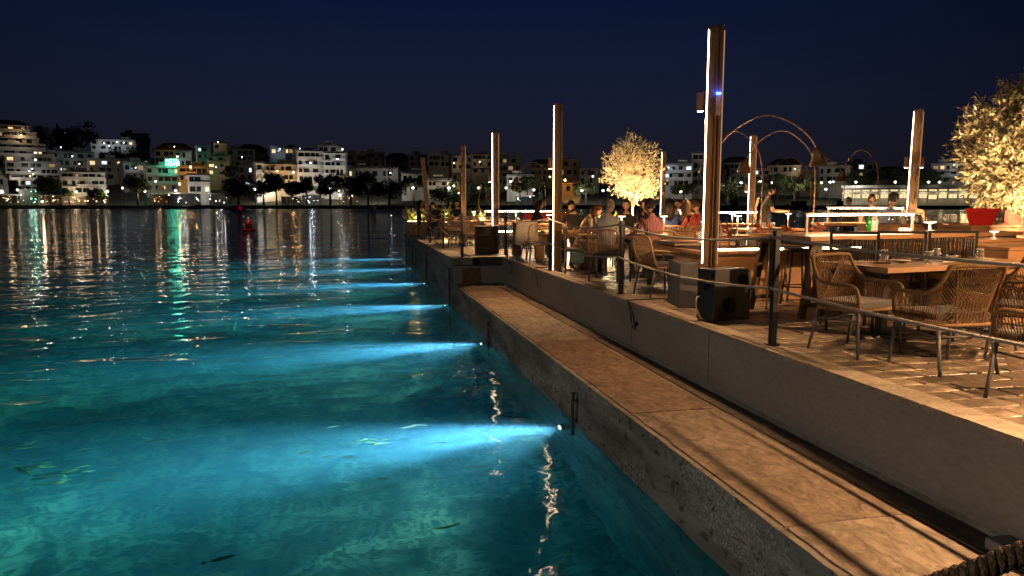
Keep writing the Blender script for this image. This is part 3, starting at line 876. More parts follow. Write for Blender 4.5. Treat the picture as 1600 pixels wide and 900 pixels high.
# ------------------------------------------------------------------ tables and what stands on them
def glass_mat():
    m, nt, N, L = nmat('clear_glass')
    out = N.new('ShaderNodeOutputMaterial'); g = N.new('ShaderNodeBsdfGlossy'); g.inputs['Roughness'].default_value = .03
    t = N.new('ShaderNodeBsdfTransparent'); t.inputs[0].default_value = (.90, .91, .90, 1)
    lw = N.new('ShaderNodeLayerWeight'); lw.inputs[0].default_value = .5
    mx = N.new('ShaderNodeMixShader'); L.new(lw.outputs['Facing'], mx.inputs[0]); L.new(t.outputs[0], mx.inputs[1]); L.new(g.outputs[0], mx.inputs[2])
    d = N.new('ShaderNodeBsdfTranslucent'); d.inputs[0].default_value = (.9, .9, .88, 1); d2 = N.new('ShaderNodeBsdfDiffuse'); d2.inputs[0].default_value = (.9, .9, .88, 1); ma = N.new('ShaderNodeMixShader'); L.new(d.outputs[0], ma.inputs[1]); L.new(d2.outputs[0], ma.inputs[2])
    mb_ = N.new('ShaderNodeMixShader'); mb_.inputs[0].default_value = .13; L.new(mx.outputs[0], mb_.inputs[1]); L.new(ma.outputs[0], mb_.inputs[2])
    L.new(mb_.outputs[0], out.inputs[0]); return m
M['glass'] = glass_mat()
M['ceramic'] = pbr('pale_ceramic', (.72, .66, .55), .3, var=.06, spec=.6)
M['linen'] = pbr('linen_napkin', (.62, .56, .45), .9, scale=60, bump=.3, var=.1)
M['leather'] = pbr('black_leather', (.02, .018, .017), .4, bump=.2)
M['chrome'] = pbr('polished_steel', (.7, .68, .65), .18, metal=1.0, var=.05)
M['whitemetal'] = pbr('cream_metal', (.62, .50, .38), .4, var=.08)
M['water_in'] = pbr('water_drink', (.55, .5, .42), .1, var=.05)
GT = 'glasses on the tables'
tumbler = MB().lathe([(.028, .0), (.036, .006), (.041, .03), (.040, .075), (.034, .115), (.0325, .115), (.038, .075), (.039, .03), (.033, .010), (.0, .009)], 16)
rim_highlight = MB().tube([(.0333 * math.cos(2 * math.pi * k / 16), .0333 * math.sin(2 * math.pi * k / 16), .115) for k in range(16)], .0026, 4, closed=True)  # pale ring along the lip, a bright highlight put in as colour
tm = tumbler.mesh('tumbler', M['glass']); rm = rim_highlight.mesh('rim', M['ceramic'])
def glass(x, y, z, label, s=1.0, group=GT):
    o = obj('drinking_glass', tm, None, (x, y, z), (0, 0, 0), (s, s, s))
    tag(o, label, 'glass', group)
    obj('rim', rm, o)
    return o
def plate(x, y, z, label, r=.13, mat=None):
    o = MB().lathe([(.0, 0), (r * .6, 0), (r, .014), (r, .018), (r * .62, .006), (.0, .005)], 22).build('plate', mat or M['ceramic'], loc=(x, y, z)); tag(o, label, 'plate', 'plates on the tables'); return o
TAB = .75
def dining_table(x, y, rz, w, d, label, ped=2, group='dining tables on the deck', top=TAB):
    o = empty('dining_table', (x, y, DECK), R(rz), label, 'table', group)
    n = 5
    for k in range(n):                                    # plank top
        a = -d / 2 + d * k / n
        MB().box(-w / 2, a + .0012, top - .05, w / 2, a + d / n - .0012, top - random.uniform(0, .0015)).build('plank', M['tablewood'], o)
    MB().box(-w / 2 + .06, -d / 2 + .06, top - .075, w / 2 - .06, d / 2 - .06, top - .051).build('apron', M['darkwood'], o)
    for k in range(ped):
        px = 0 if ped == 1 else (-w / 2 + .45 + (w - .9) * k / (ped - 1))
        c = MB().box(px - .04, -.04, .03, px + .04, .04, top - .076).build('pedestal', M['black'], o)
        f = MB()
        f.hexa([(px - .30, -.045, .004), (px + .30, -.045, .004), (px + .30, .045, .004), (px - .30, .045, .004)], [(px - .28, -.035, .02), (px + .28, -.035, .02), (px + .28, .035, .02), (px - .28, .035, .02)])
        f.hexa([(px - .045, -.28, .006), (px + .045, -.28, .006), (px + .045, .28, .006), (px - .045, .28, .006)], [(px - .035, -.26, .026), (px + .035, -.26, .026), (px + .035, .26, .026), (px - .035, .26, .026)])
        f.build('foot', M['black'], c)
    return o
NT = dining_table(5.86, 6.48, 9.5, 2.14, .87, 'oak dining table nearest the viewer with glasses and plates', 2)
def on(t, u, v, dz=0.0, top=TAB):
    a = t.rotation_euler.z; c, s = math.cos(a), math.sin(a)
    return (t.location.x + u * c - v * s, t.location.y + u * s + v * c, t.location.z + top + dz)
glass(*on(NT, -.42, .18), 'tumbler on the near table, leftmost, behind a small plate')
glass(*on(NT, -.26, -.20), 'half full tumbler in the middle of the near table')
glass(*on(NT, .26, .12), 'tumbler behind the steel bowl on the near table')
glass(*on(NT, .62, -.10), 'tumbler farthest along the near table on a pale plate')
plate(*on(NT, -.34, .05), 'small pale plate by the leftmost glass of the near table', .10)
plate(*on(NT, .58, -.13, .001), 'pale plate under the tumbler farthest along the near table', .14)
nap = MB().add([(-.17, -.12, 0), (.15, -.14, 0), (.18, .10, 0), (-.13, .13, 0), (-.16, -.11, .012), (.14, -.13, .012), (.17, .09, .014), (-.12, .12, .012)], [(4, 5, 6, 7), (0, 1, 5, 4), (1, 2, 6, 5), (2, 3, 7, 6), (3, 0, 4, 7)]).build('napkin', M['linen'], loc=on(NT, .20, -.06)); tag(nap, 'folded linen napkin beneath the steel bowl on the near table', 'napkin')
bowl = MB().lathe([(.0, .004), (.04, .004), (.085, .04), (.092, .058), (.088, .058), (.078, .04), (.0, .012)], 20).build('steel_bowl', M['chrome'], loc=on(NT, .24, -.05, .014)); tag(bowl, 'shiny steel bowl on the napkin of the near table', 'bowl')
ph = MB().box(-.038, -.078, 0, .038, .078, .009).build('phone', M['leather'], bevel=.004, loc=on(NT, -.68, -.02), rz=R(60)); tag(ph, 'black phone lying face down on the near table', 'phone')
for k, (u, v, a, lab) in enumerate(((-.50, -.10, 70, 'knife lying beside the black phone'), (.02, -.25, 10, 'knife lying near the half full tumbler'), (-.12, -.30, 14, 'fork lying near the half full tumbler'))):
    c = MB().box(-.10, -.006, 0, .02, .006, .003).hexa([(.02, -.009, 0), (.11, -.004, 0), (.11, .004, 0), (.02, .009, 0)], [(.02, -.009, .002), (.11, -.004, .002), (.11, .004, .002), (.02, .009, .002)]).build('cutlery', M['chrome'], loc=on(NT, u, v), rz=R(a)); tag(c, lab, 'cutlery')
mn = MB().box(-.11, -.16, 0, .11, .16, .006).build('menu', M['leather'], loc=on(NT, -.05, .12), rz=R(75)); tag(mn, 'dark menu card lying flat on the near table', 'menu')

def table_lamp(x, y, z, h, label, watts=8, s=1.0, group='slim table lamps with disc heads'):
    o = empty('table_lamp', (x, y, z), 0, label, 'lamp', group)
    MB().lathe([(.05 * s, 0), (.05 * s, .012), (.012, .016)], 14).build('base', M['whitemetal'], o)
    MB().tube([(0, 0, .014), (0, 0, h - .02)], .010 * s, 8).build('stem', M['whitemetal'], o)
    hd = MB().lathe([(.012, -.02), (.066 * s, -.008), (.068 * s, 0), (.0, .01)], 18, (0, 0, h)).build('shade', M['whitemetal'], o)
    MB().lathe([(.02, -.0165), (.060 * s, -.0095)], 18, (0, 0, h - .003), cap=False).build('diffuser', M['white_dif'], hd)
    light('lamp_light', 'POINT', (0, 0, h - .06), watts, WARM, parent=o, radius=.03)
    return o
table_lamp(*on(NT, .36, .30), .40, 'slim lamp standing on the near table', 16)

# long high trestle table with a linear lamp
M['barsurface'] = M['tablewood']
HT = empty('trestle_table', (6.95, 8.35, DECK), R(11), 'long high trestle table under the nearest linear lamp', 'table')
for k in range(5):
    MB().box(-1.9, -.5 + .2 * k + .001, .91, 1.9, -.5 + .2 * (k + 1) - .001, .96).build('plank', M['tablewood'], HT)
MB().box(-1.82, -.46, .85, 1.82, .46, .909).build('apron', M['darkwood'], HT)
for sx in (-1.72, 1.55):
    for sy in (-1, 1):
        for dx in (-.13, .13):
            MB().bar((sx + dx * 1.0 * .3, sy * .40, .85), (sx + dx * 1.55, sy * .43, 0), .085, .045, up=(0, 1, 0)).build('leg', M['darkwood'], HT)
        MB().bar((sx - .2, sy * .43, .16), (sx + .2, sy * .43, .16), .04, .05).build('stretcher', M['darkwood'], HT)
def bar_lamp(x, y, z, rz, l, h, label, power=1.0):
    """linear lamp: a copper bar carried on two thin posts, light along its underside"""
    o = empty('linear_lamp', (x, y, z), R(rz), label, 'lamp', 'linear lamps over the tables')
    for s in (-1, 1):
        MB().box(s * l / 2 - .012, -.012, 0, s * l / 2 + .012, .012, h).build('post', M['whitemetal'], o)
        MB().box(s * l / 2 - .05, -.05, 0, s * l / 2 + .05, .05, .008).build('foot', M['whitemetal'], o)
    MB().box(-l / 2 - .03, -.022, h, l / 2 + .03, .022, h + .022).build('bar', M['whitemetal'], o)
    MB().box(-l / 2, -.019, h - .016, l / 2, .019, h - .001).build('led_tube', emis('linear_led', (1.0, .68, .42), 90 * power) if power != 1 else (bpy.data.materials.get('linear_led_one') or emis('linear_led_one', (1.0, .68, .42), 90)), o)
    return o
c = on(HT, -.50, .05, 0, .96); bar_lamp(c[0], c[1], c[2], 3, 1.62, .24, 'long linear lamp nearest to us above the high trestle table')
for i, (u, px) in enumerate(((0, 1331), (1, 1403), (2, 1481))):
    s = spot(px, 7.9 + .12 * u); place('sling', s.x, s.y, -27, ['tall black corded chair at the trestle table, behind the leftmost glass', 'tall black corded chair at the trestle table, middle of three', 'tall black corded chair behind the slim lamp of the near table'][i], 'tall black corded chairs at the trestle table')
place('stool', 5.55, 7.75, 10, 'black bar stool under the left end of the trestle table', 'bar stools')
place('stool', 5.85, 8.75, 40, 'black bar stool behind the trestle table legs', 'bar stools')
candle = MB().lathe([(.0, 0), (.06, 0), (.075, .03), (.07, .06), (.0, .065)], 14).build('candle_bowl', emis('lit_wax', (1, .7, .4), 2.2), loc=on(HT, .12, -.1, 0, .96)); tag(candle, 'small glowing white bowl lamp on the trestle table', 'lamp')
bt = []
def bottle(x, y, z, h, mat, label, s=1.0):
    o = MB().lathe([(.0, 0), (.034 * s, .002), (.036 * s, .02), (.036 * s, h * .55), (.028 * s, h * .66), (.013 * s, h * .78), (.0125 * s, h - .02)], 12).build('bottle', mat, loc=(x, y, z)); tag(o, label, 'bottle', 'bottles on the tables')
    MB().lathe([(.015 * s, h - .022), (.0155 * s, h), (.0, h + .001)], 10).build('cap', M['whitemetal'], o); return o
gg = pbr('green_bottle_glass', (.02, .20, .03), .08, var=.1); cg = pbr('clear_bottle_glass', (.52, .50, .47), .08, var=.15)
bottle(*on(HT, .05, .40, 0, .96), .24, gg, 'green glass bottle on the trestle table')
bottle(*on(HT, .14, .42, 0, .96), .25, cg, 'clear water bottle next to the green bottle')
bottle(*on(HT, .22, .44, 0, .96), .25, cg, 'clear water bottle, second from the green bottle')

# planter box with lit dried plants behind the big speaker
PL = empty('planter_box', (5.75, 9.45, DECK), R(0), 'brown plywood planter bench glowing behind the black speaker', 'planter')
MB().box(-1.15, -.42, .02, 1.5, .42, .66).build('body', M['planterwood'], PL)
MB().box(-1.17, -.44, .661, 1.52, .44, .70).build('rim', M['planterwood'], PL)
MB().box(-1.0, -.24, .7005, 1.4, .36, .708).build('soil', pbr('dark_soil', (.05, .035, .025), .95, bump=.8, scale=14), PL)
for sx in (-.4, .55): MB().lathe([(.0, 0), (.03, .0), (.022, .012), (0, .014)], 10).build('screw_cap', M['chrome'], PL, loc=(sx + .6, -.4215, .48)).rotation_euler = (R(90), 0, 0)
MB().box(-1.0, -.285, .701, 1.4, -.262, .722).build('led_strip', emis('planter_led', (1.0, .56, .26), 60), PL)
M['redleaf'] = pbr('red_dried_leaf', (.30, .09, .04), .55, scale=8, col2=(.18, .04, .02))
def sprig_plant(x, y, z, label, h, n, mat, group, spread=.6, seed=0, tilt=0.0, w=.02):
    r = random.Random(seed); o = empty('plant', (x, y, z), 0, label, 'plant', group)
    st = MB(); lf = MB()
    for k in range(n):
        a = r.uniform(0, 6.28); l = h * r.uniform(.6, 1.0); sp = spread * r.uniform(.15, 1)
        p = [(0, 0, 0), (math.cos(a) * sp * .35 * h, math.sin(a) * sp * .35 * h, l * .55), (math.cos(a) * sp * h, math.sin(a) * sp * h, l)]
        st.tube(p, [.006, .004, .002], 4, cap=False)
        for q in range(9):
            t = r.uniform(.25, 1); c = Vector(lerp(p[1], p[2], t)) if t > .5 else Vector(lerp(p[0], p[1], t * 2))
            d = Vector((r.uniform(-1, 1), r.uniform(-1, 1), r.uniform(-.2, 1))).normalized() * r.uniform(.05, .11); sd = d.cross(Vector((r.uniform(-1, 1), r.uniform(-1, 1), r.uniform(-1, 1)))).normalized() * w
            lf.add([c, c + d * .5 + sd, c + d, c + d * .5 - sd], [(0, 1, 2, 3)])
    st.build('stems', mat, o); lf.build('leaves', mat, o)
    return o
for i, (u, v) in enumerate(((-.85, .05), (-.45, .12), (.05, .0), (.45, .1), (.95, .06))):
    sprig_plant(*on(PL, u, v, 0, .705), ['leftmost', 'second', 'third', 'fourth', 'rightmost'][i] + ' red leaved plant lit from below in the planter bench', .34, 6, M['redleaf'], 'red plants in the planter bench', seed=i)

# big black speaker stack and its neighbours
M['spk'] = pbr('black_speaker_paint', (.022, .018, .015), .42, scale=25, var=.2, bump=.15, bscale=120, spec=.5)
SP = empty('speaker', (4.24, 7.73, DECK), R(12), 'big black subwoofer speaker with two round ports at the foot of the tallest pole', 'speaker')
MB().box(-.26, -.15, .012, .26, .15, .60).build('cabinet', M['spk'], SP, bevel=.005)
M['port'] = pbr('port_black', (.004, .004, .004), .9)
for (u, z, r0) in ((.14, .46, .07), (-.05, .19, .085)):
    p = MB().lathe([(r0 + .012, 0), (r0 + .012, .008), (r0, .009), (r0 * .92, -.012), (.0, -.012)], 22).build('port', M['port'], SP, loc=(u, -.1515, z)); p.rotation_euler = (R(90), 0, 0)
lg = MB()
lg.add([(-.025, -.1535, .025), (.03, -.1535, .025), (.03, -.1535, .019), (-.025, -.1535, .019)], [(3, 2, 1, 0)])
lg.bar((-.014, -.1535, .017), (-.014, -.1535, -.026), .008, .002).bar((-.012, -.1535, -.006), (.022, -.1535, .016), .007, .002).bar((-.008, -.1535, -.004), (.024, -.1535, -.026), .007, .002)
lg.build('badge', pbr('silver_badge', (.45, .40, .34), .4), SP, loc=(.20, 0, .35))
MB().box(-.268, -.05, .36, -.2605, .03, .43).box(-.268, -.12, .50, -.2605, -.09, .55).build('handle', M['port'], SP)
wc = MB().tube(smooth_path([(-.26, .10, .28), (-.34, .06, .26), (-.37, .02, .16), (-.34, -.02, .05), (-.26, -.01, .015)], 5), .010, 6).build('white_cable', M['whitemetal'], SP)
bx = MB().box(-.15, -.32, 0, .10, .34, .58).build('cabinet', M['darkgrey'], None, bevel=.01, loc=(4.36, 8.98, DECK), rz=R(-12)); tag(bx, 'narrow grey cabinet standing left of the big black speaker', 'cabinet')
# leaning white pole by the planter (a folded parasol pole)
pp = empty('folded_stand', (5.18, 8.35, DECK), 0, 'thin pale folded stand leaning by the rope post near the planter bench', 'stand')
MB().tube([(0, 0, .05), (.03, .03, .95)], .011, 7).build('shaft', M['whitemetal'], pp); MB().tube([(0, 0, 0), (0, 0, .09)], .008, 6).build('tip', M['darkgrey'], pp)
# ------------------------------------------------------------------ people
M['skin'] = pbr('skin', (.46, .27, .18), .55, scale=12, var=.08, spec=.4)
M['lips'] = pbr('lips', (.35, .10, .08), .5, var=.05)
M['eye'] = pbr('dark_eye', (.015, .010, .008), .2, var=.05)
def hairm(n, c): return pbr(n, c, .5, scale=30, var=.3, stretch=(8, 8, 1), bump=.5, bscale=60)
HAIR = {'dark': hairm('dark_hair', (.022, .014, .010)), 'brown': hairm('brown_hair', (.07, .035, .018)), 'red': hairm('auburn_hair', (.13, .045, .018)), 'blonde': hairm('blonde_hair', (.40, .24, .10)), 'grey': hairm('grey_hair', (.22, .20, .18))}
def stripes():
    m, nt, N, L = nmat('striped_cotton')
    out = N.new('ShaderNodeOutputMaterial'); p = N.new('ShaderNodeBsdfPrincipled'); L.new(p.outputs[0], out.inputs[0])
    tc = N.new('ShaderNodeTexCoord'); w = N.new('ShaderNodeTexWave'); w.inputs['Scale'].default_value = 5.5; w.inputs['Distortion'].default_value = .6; w.inputs['Detail'].default_value = 1
    r = N.new('ShaderNodeValToRGB'); r.color_ramp.interpolation = 'CONSTANT'
    r.color_ramp.elements[0].color = (.42, .09, .10, 1); r.color_ramp.elements[1].position = .48; r.color_ramp.elements[1].color = (.62, .45, .42, 1)
    e = r.color_ramp.elements.new(.74); e.color = (.06, .03, .07, 1)
    L.new(tc.outputs['Object'], w.inputs['Vector']); L.new(w.outputs[0], r.inputs[0]); L.new(r.outputs[0], p.inputs['Base Color']); p.inputs['Roughness'].default_value = .8
    return m
CL = {'black': pbr('black_cloth', (.016, .015, .016), .85, sheen=.2, bump=.2, bscale=30), 'white': pbr('white_shirt', (.52, .50, .46), .85, var=.08, bump=.3, bscale=12),
      'blue': pbr('blue_cloth', (.05, .08, .24), .85, bump=.2, bscale=20), 'bluegrey': pbr('blue_grey_shirt', (.16, .21, .32), .85, bump=.2, bscale=15), 'beige': pbr('beige_cloth', (.38, .29, .18), .85, bump=.2, bscale=15),
      'stripe': stripes(), 'khaki': pbr('khaki_trousers', (.26, .21, .15), .85, bump=.2, bscale=15), 'denim': pbr('denim', (.035, .05, .09), .85, bump=.2, bscale=30),
      'pattern': pbr('red_patterned_cloth', (.45, .06, .05), .85, scale=26, col2=(.02, .012, .012), detail=2), 'pink': pbr('dark_top', (.05, .03, .03), .85, bump=.2, bscale=20)}
SHOE = pbr('shoe', (.35, .32, .28), .6, var=.1)

def head_geo(mb, base, rot, skin_i, lip_i, eye_i):
    def T(p): return rot @ Vector(p) + base
    n, m = 16, 12; vs = []
    for i in range(m + 1):
        ph = -math.pi / 2 + math.pi * i / m
        for k in range(n):
            a = 2 * math.pi * k / n
            x, y, z = math.cos(ph) * math.cos(a), math.cos(ph) * math.sin(a), math.sin(ph)
            w = 1.0
            if z < 0: w = 1 - .30 * (-z) ** 1.4                  # jaw narrows
            X, Y, Z = x * .074 * w, y * .094, z * .118
            if y > 0: Y *= (.93 - .06 * max(0, z)); 
            if y > .5 and -.55 < z < -.2: Y += .004                # mouth and chin forward
            if y > .3 and .02 < z < .22: Y -= .008 * y               # eye sockets
            if y < 0 and z < -.3: Y *= .72                           # nape
            vs.append(T((X, Y + .012, Z + .118)))
    fs = [(i * n + k, i * n + (k + 1) % n, (i + 1) * n + (k + 1) % n, (i + 1) * n + k) for i in range(m) for k in range(n)]
    mb.add(vs, fs, skin_i, True)
    nose = [(-.006, .100, .135), (.006, .100, .135), (.014, .098, .090), (-.014, .098, .090), (0, .124, .096)]
    mb.add([T(p) for p in nose], [(0, 1, 4), (1, 2, 4), (2, 3, 4), (3, 0, 4)], skin_i, True)
    for s in (-1, 1):
        e = [(s * .071, -.006, .145), (s * .078, .012, .142), (s * .076, .012, .098), (s * .069, .0, .092), (s * .086, -.016, .148), (s * .088, -.012, .115)]
        mb.add([T(p) for p in e], [(0, 1, 4), (1, 5, 4), (1, 2, 5), (2, 3, 5), (0, 4, 3), (4, 5, 3)], skin_i, True)
        c = (s * .028, .0955, .132)
        mb.add([T((c[0] + .010 * math.cos(a), c[1] + (0 if abs(math.cos(a)) > .9 else .004), c[2] + .005 * math.sin(a))) for a in [k * math.pi / 4 for k in range(8)]], [tuple(range(8)) if s > 0 else tuple(range(8))], eye_i)
        b = [(s * .014, .100, .148), (s * .042, .092, .150), (s * .042, .093, .155), (s * .014, .101, .154)]
        mb.add([T(p) for p in b], [(0, 1, 2, 3)], eye_i)
    mb.add([T(p) for p in [(-.022, .100, .062), (0, .107, .066), (.022, .100, .062), (0, .106, .055)]], [(0, 1, 2, 3)], lip_i)
def hair_geo(style, rot, base, beard=False):
    mb = MB()
    def T(p): return rot @ Vector(p) + base
    n, m = 20, 12; vs = []; keep = []
    for i in range(m + 1):
        ph = -math.pi / 2 + math.pi * i / m
        for k in range(n):
            a = 2 * math.pi * k / n
            x, y, z = math.cos(ph) * math.cos(a), math.cos(ph) * math.sin(a), math.sin(ph)
            q = 1.09 + .05 * noise.noise((x * 4, y * 4, z * 4 + len(style)))
            vs.append(T((x * .080 * q, y * .100 * q + .008, z * .118 * q + .124))); keep.append((x, y, z))
    fs = []
    for i in range(m):
        for k in range(n):
            q = (i * n + k, i * n + (k + 1) % n, (i + 1) * n + (k + 1) % n, (i + 1) * n + k)
            cx, cy_, cz = [sum(keep[j][c] for j in q) / 4 for c in range(3)]
            lim = .42 if cy_ > .35 else (-.05 if cy_ > -.1 else -.55)
            if style == 'bald': lim = -.5 if cy_ < .25 else 9
            if cz > lim and not (style == 'bald' and cz > .55): fs.append(q)
    mb.add(vs, fs, 0, True)
    if style == 'long':
        for k in range(15):
            a = R(185 + 170 * k / 14); s = math.cos(a); c = math.sin(a)
            l = random.uniform(.26, .36)
            mb.tube([T((s * .07, c * .085 + .005, .19)), T((s * .092, c * .105 - .005, .09)), T((s * .092, c * .105 - .005, .09)) + Vector((s * .008, c * .0 - .01, -.12)), T((s * .08, c * .095 - .005, .09)) + Vector((0, -.02, -l - .02))], [.016, .022, .022, .006], 6)
    if style == 'bun': mb.blob(T((0, -.11, .17)), .045, .045, .045, 10, 7)
    if beard:
        bs = []
        for i in range(5):
            for k in range(9):
                a = R(10 + 160 * k / 8); z = .015 + .068 * i / 4
                r = .074 - .014 * (1 - i / 4)
                bs.append(T((r * math.cos(a) * 1.05, .094 * math.sin(a) * 1.06 + .012 + (.006 if i < 3 else 0), z)))
        mb.add(bs, [(i * 9 + k, i * 9 + k + 1, (i + 1) * 9 + k + 1, (i + 1) * 9 + k) for i in range(4) for k in range(8) if not (i == 3 and 2 < k < 5)], 0, True)
    return mb

def person(x, y, rz, label, shirt='black', trousers='denim', hair=('short', 'dark'), pose='sit', seat=.49, lean=8, head=(0, 0), hands=None, sleeve='short', beard=False, z=DECK, turn=0):
    V_, E_, Rr, lab = [], [], [], []
    def v(p, r, par=None, tagn='shirt'):
        V_.append(Vector(p)); Rr.append(r if isinstance(r, tuple) else (r, r)); i = len(V_) - 1
        if par is not None: E_.append((par, i)); lab.append(tagn)
        return i
    la = R(lean); up = Vector((0, math.sin(la), math.cos(la))); fw = Vector((0, math.cos(la), -math.sin(la)))
    hz = seat + .10 if pose == 'sit' else .93
    pel = Vector((0, -.05 if pose == 'sit' else 0, hz))
    i0 = v(pel, (.165, .125))
    i1 = v(pel + up * .20, (.140, .105), i0); i2 = v(pel + up * .40 + fw * -.005, (.165, .115), i1)
    nb = pel + up * .525; i3 = v(nb, (.075, .065), i2); i4 = v(nb + up * .075 + fw * .015, (.052, .052), i3, 'skin')
    hb = nb + up * .07 + fw * .025
    hands = hands or [(-.20, .42, .78), (.20, .42, .78)] if pose == 'sit' else hands or [(-.22, .2, 1.05), (.22, .2, 1.05)]
    for s, hp in zip((-1, 1), hands):
        sh = pel + up * .455 + Vector((s * .185, 0, 0)); a = v(sh, .060, i2)
        hp = Vector(hp); d = hp - sh; L_ = min(d.length, .535); hp = sh + d.normalized() * L_
        h = math.sqrt(max(.0, .275 ** 2 - (L_ / 2) ** 2)); bend = (Vector((s * .55, -.25, -1))); bend -= bend.project(d); bend.normalize()
        el = sh + d.normalized() * L_ / 2 + bend * h
        b = v(sh.lerp(el, .62), .047, a); e = v(el, .040, b, 'shirt' if sleeve == 'long' else 'skin'); w = v(hp, .027, e, 'shirt' if sleeve == 'long' else 'skin')
        fd = (hp - el).normalized(); pm_ = v(hp + fd * .055, (.036, .020), w, 'skin')
        side = fd.cross(Vector((0, 0, 1))); side = side.normalized() if side.length > .1 else Vector((1, 0, 0))
        dn = side.cross(fd); dn = dn if dn.z < 0 else -dn
        for q, l in zip((-1.5, -.5, .5, 1.5), (.062, .075, .07, .052)):
            k0 = v(hp + fd * .088 + side * q * .019, .0095, pm_, 'skin'); k1 = v(hp + fd * (.088 + l * .5) + side * q * .021 + dn * .012, .0085, k0, 'skin'); v(hp + fd * (.088 + l * .85) + side * q * .021 + dn * .035, .007, k1, 'skin')
        t0 = v(hp + fd * .045 - side * s * .040, .011, pm_, 'skin'); v(hp + fd * .085 - side * s * .058 + dn * .015, .009, t0, 'skin')
    for s in (-1, 1):
        hp = pel + Vector((s * .095, .02, -.045)); a = v(hp, .095, i0, 'leg')
        if pose == 'sit':
            kn = Vector((s * .14, .40, seat + .07)); an = Vector((s * .13, .36, .09)); to = Vector((s * .15, .53, .035))
        else:
            kn = hp + Vector((s * .02, .03, -.40)); an = Vector((s * .11, -.02 + .05 * s, .09)); to = an + Vector((s * .03, .16, -.055))
        b = v(hp.lerp(kn, .5), .080, a, 'leg'); c = v(kn, .060, b, 'leg'); d2 = v(kn.lerp(an, .4), .055, c, 'leg'); e = v(an, .040, d2, 'leg'); v(an + Vector((0, -.03, -.05)), .034, e, 'shoe'); v(to, (.040, .030), e, 'shoe')
    me = bpy.data.meshes.new('person'); me.from_pydata([tuple(p) for p in V_], E_, [])
    o = bpy.data.objects.new('person', me); COL.objects.link(o)
    o.modifiers.new('s', 'SKIN'); sv = me.skin_vertices[0].data
    for k, r in enumerate(Rr): sv[k].radius = r
    sv[0].use_root = True
    ss = o.modifiers.new('u', 'SUBSURF'); ss.levels = 1; ss.render_levels = 1
    dg = bpy.context.evaluated_depsgraph_get(); ev = o.evaluated_get(dg)
    m2 = bpy.data.meshes.new_from_object(ev)
    mb = MB(); vs = [tuple(q.co) for q in m2.vertices]
    idx = {'shirt': 0, 'leg': 1, 'skin': 2, 'shoe': 3}
    segs = [(V_[a], V_[b], idx[t]) for (a, b), t in zip(E_, lab)]
    for pgn in m2.polygons:
        c = pgn.center; best = 9; bi = 0
        for a, b, t in segs:
            ab = b - a; u = max(0, min(1, (c - a).dot(ab) / max(1e-9, ab.length_squared))); dd = (a + ab * u - c).length_squared
            if dd < best: best = dd; bi = t
        mb.add([vs[k] for k in pgn.vertices], [tuple(range(len(pgn.vertices)))], bi, True)
    # weld
    o.modifiers.clear(); bpy.data.objects.remove(o)
    rot = Matrix.Rotation(R(head[0]), 3, 'Z') @ Matrix.Rotation(-R(head[1]) - la * .3, 3, 'X')
    head_geo(mb, hb, rot, 2, 4, 5)
    mm_ = mb.mesh('person', [CL[shirt], CL[trousers], M['skin'], SHOE, M['lips'], M['eye']])
    bm = bmesh.new(); bm.from_mesh(mm_); bmesh.ops.remove_doubles(bm, verts=bm.verts, dist=.0004); bm.to_mesh(mm_); bm.free()
    for pgn in mm_.polygons: pgn.use_smooth = True
    p = obj('person', mm_, None, (x, y, z), (0, 0, R(rz))); tag(p, label, 'person')
    if hair[0] != 'none': hair_geo(hair[0], rot, hb, beard).build('hair', HAIR[hair[1]], p)
    return p
def azim(px): return 12.65 + math.degrees(math.atan((px - 800) / 1155))
def sit_at(px, d, face, label, chair='slat', **k):
    s = spot(px, d); rz = face - azim(px)
    p = person(s.x, s.y, rz, label, **k)
    if chair:
        a = R(rz); b = Vector((s.x, s.y)) + Vector((math.sin(a), -math.cos(a))) * .04
        place(chair, b.x, b.y, rz, 'rattan chair under the ' + label.split(' ', 1)[1] if not label.startswith('wom') else 'rattan chair under the ' + label, 'rattan chairs with diners in them')
    return p
def seat(px, d, face, who, chair='slat', **k):
    s = spot(px, d); rz = face - azim(px)
    person(s.x, s.y, rz, who, **k)
    if chair:
        a = R(rz); b = Vector((s.x, s.y)) + Vector((math.sin(a), -math.cos(a))) * .0
        ch = {'slat': 'rattan chair', 'arm': 'tan rope armchair', 'low': 'low corded chair', 'stool': 'black bar stool'}[chair]
        place(chair, b.x, b.y, rz, f'{ch} holding the ' + ' '.join(who.split()[:10]), 'chairs with diners in them')
F_ = [(.05, .42, .80), (.25, .40, .78)]
seat(655, 27.6, -88, 'dark haired woman at the far quay end, in profile', shirt='pink', hair=('long', 'dark'), lean=6, hands=[(-.1, .45, .78), (.15, .45, .78)])
seat(686, 27.0, 125, 'man in black leaning on the table behind the leaning pole', shirt='black', lean=24, head=(10, 20), sleeve='long')
seat(715, 26.4, 150, 'man in black half hidden by the narrow pole', shirt='black', lean=10, head=(20, 5))
seat(835, 18.3, -72, 'long haired woman in a dark top at the block legged table', shirt='pink', hair=('long', 'brown'), lean=14, head=(-5, 5), chair='slat')
seat(898, 16.4, 160, 'bearded man in black looking down by the lit pole', shirt='black', lean=14, head=(-8, 22), beard=True, chair='slat')
seat(906, 14.9, -80, 'auburn haired woman bending over the table with her hair falling', shirt='beige', hair=('long', 'red'), lean=30, head=(0, 30), trousers='khaki')
seat(950, 12.85, -14, 'balding man in a white shirt with his back to us', shirt='white', hair=('bald', 'grey'), lean=6, head=(-32, 8), trousers='khaki', sleeve='long', chair='slat')
seat(979, 15.6, 176, 'long haired woman facing us behind the balding man', shirt='black', hair=('long', 'dark'), lean=8, head=(0, 8))
seat(1008, 15.9, 165, 'dark haired woman half hidden behind the man in the striped shirt', shirt='pink', hair=('long', 'brown'), lean=6, head=(5, 5))
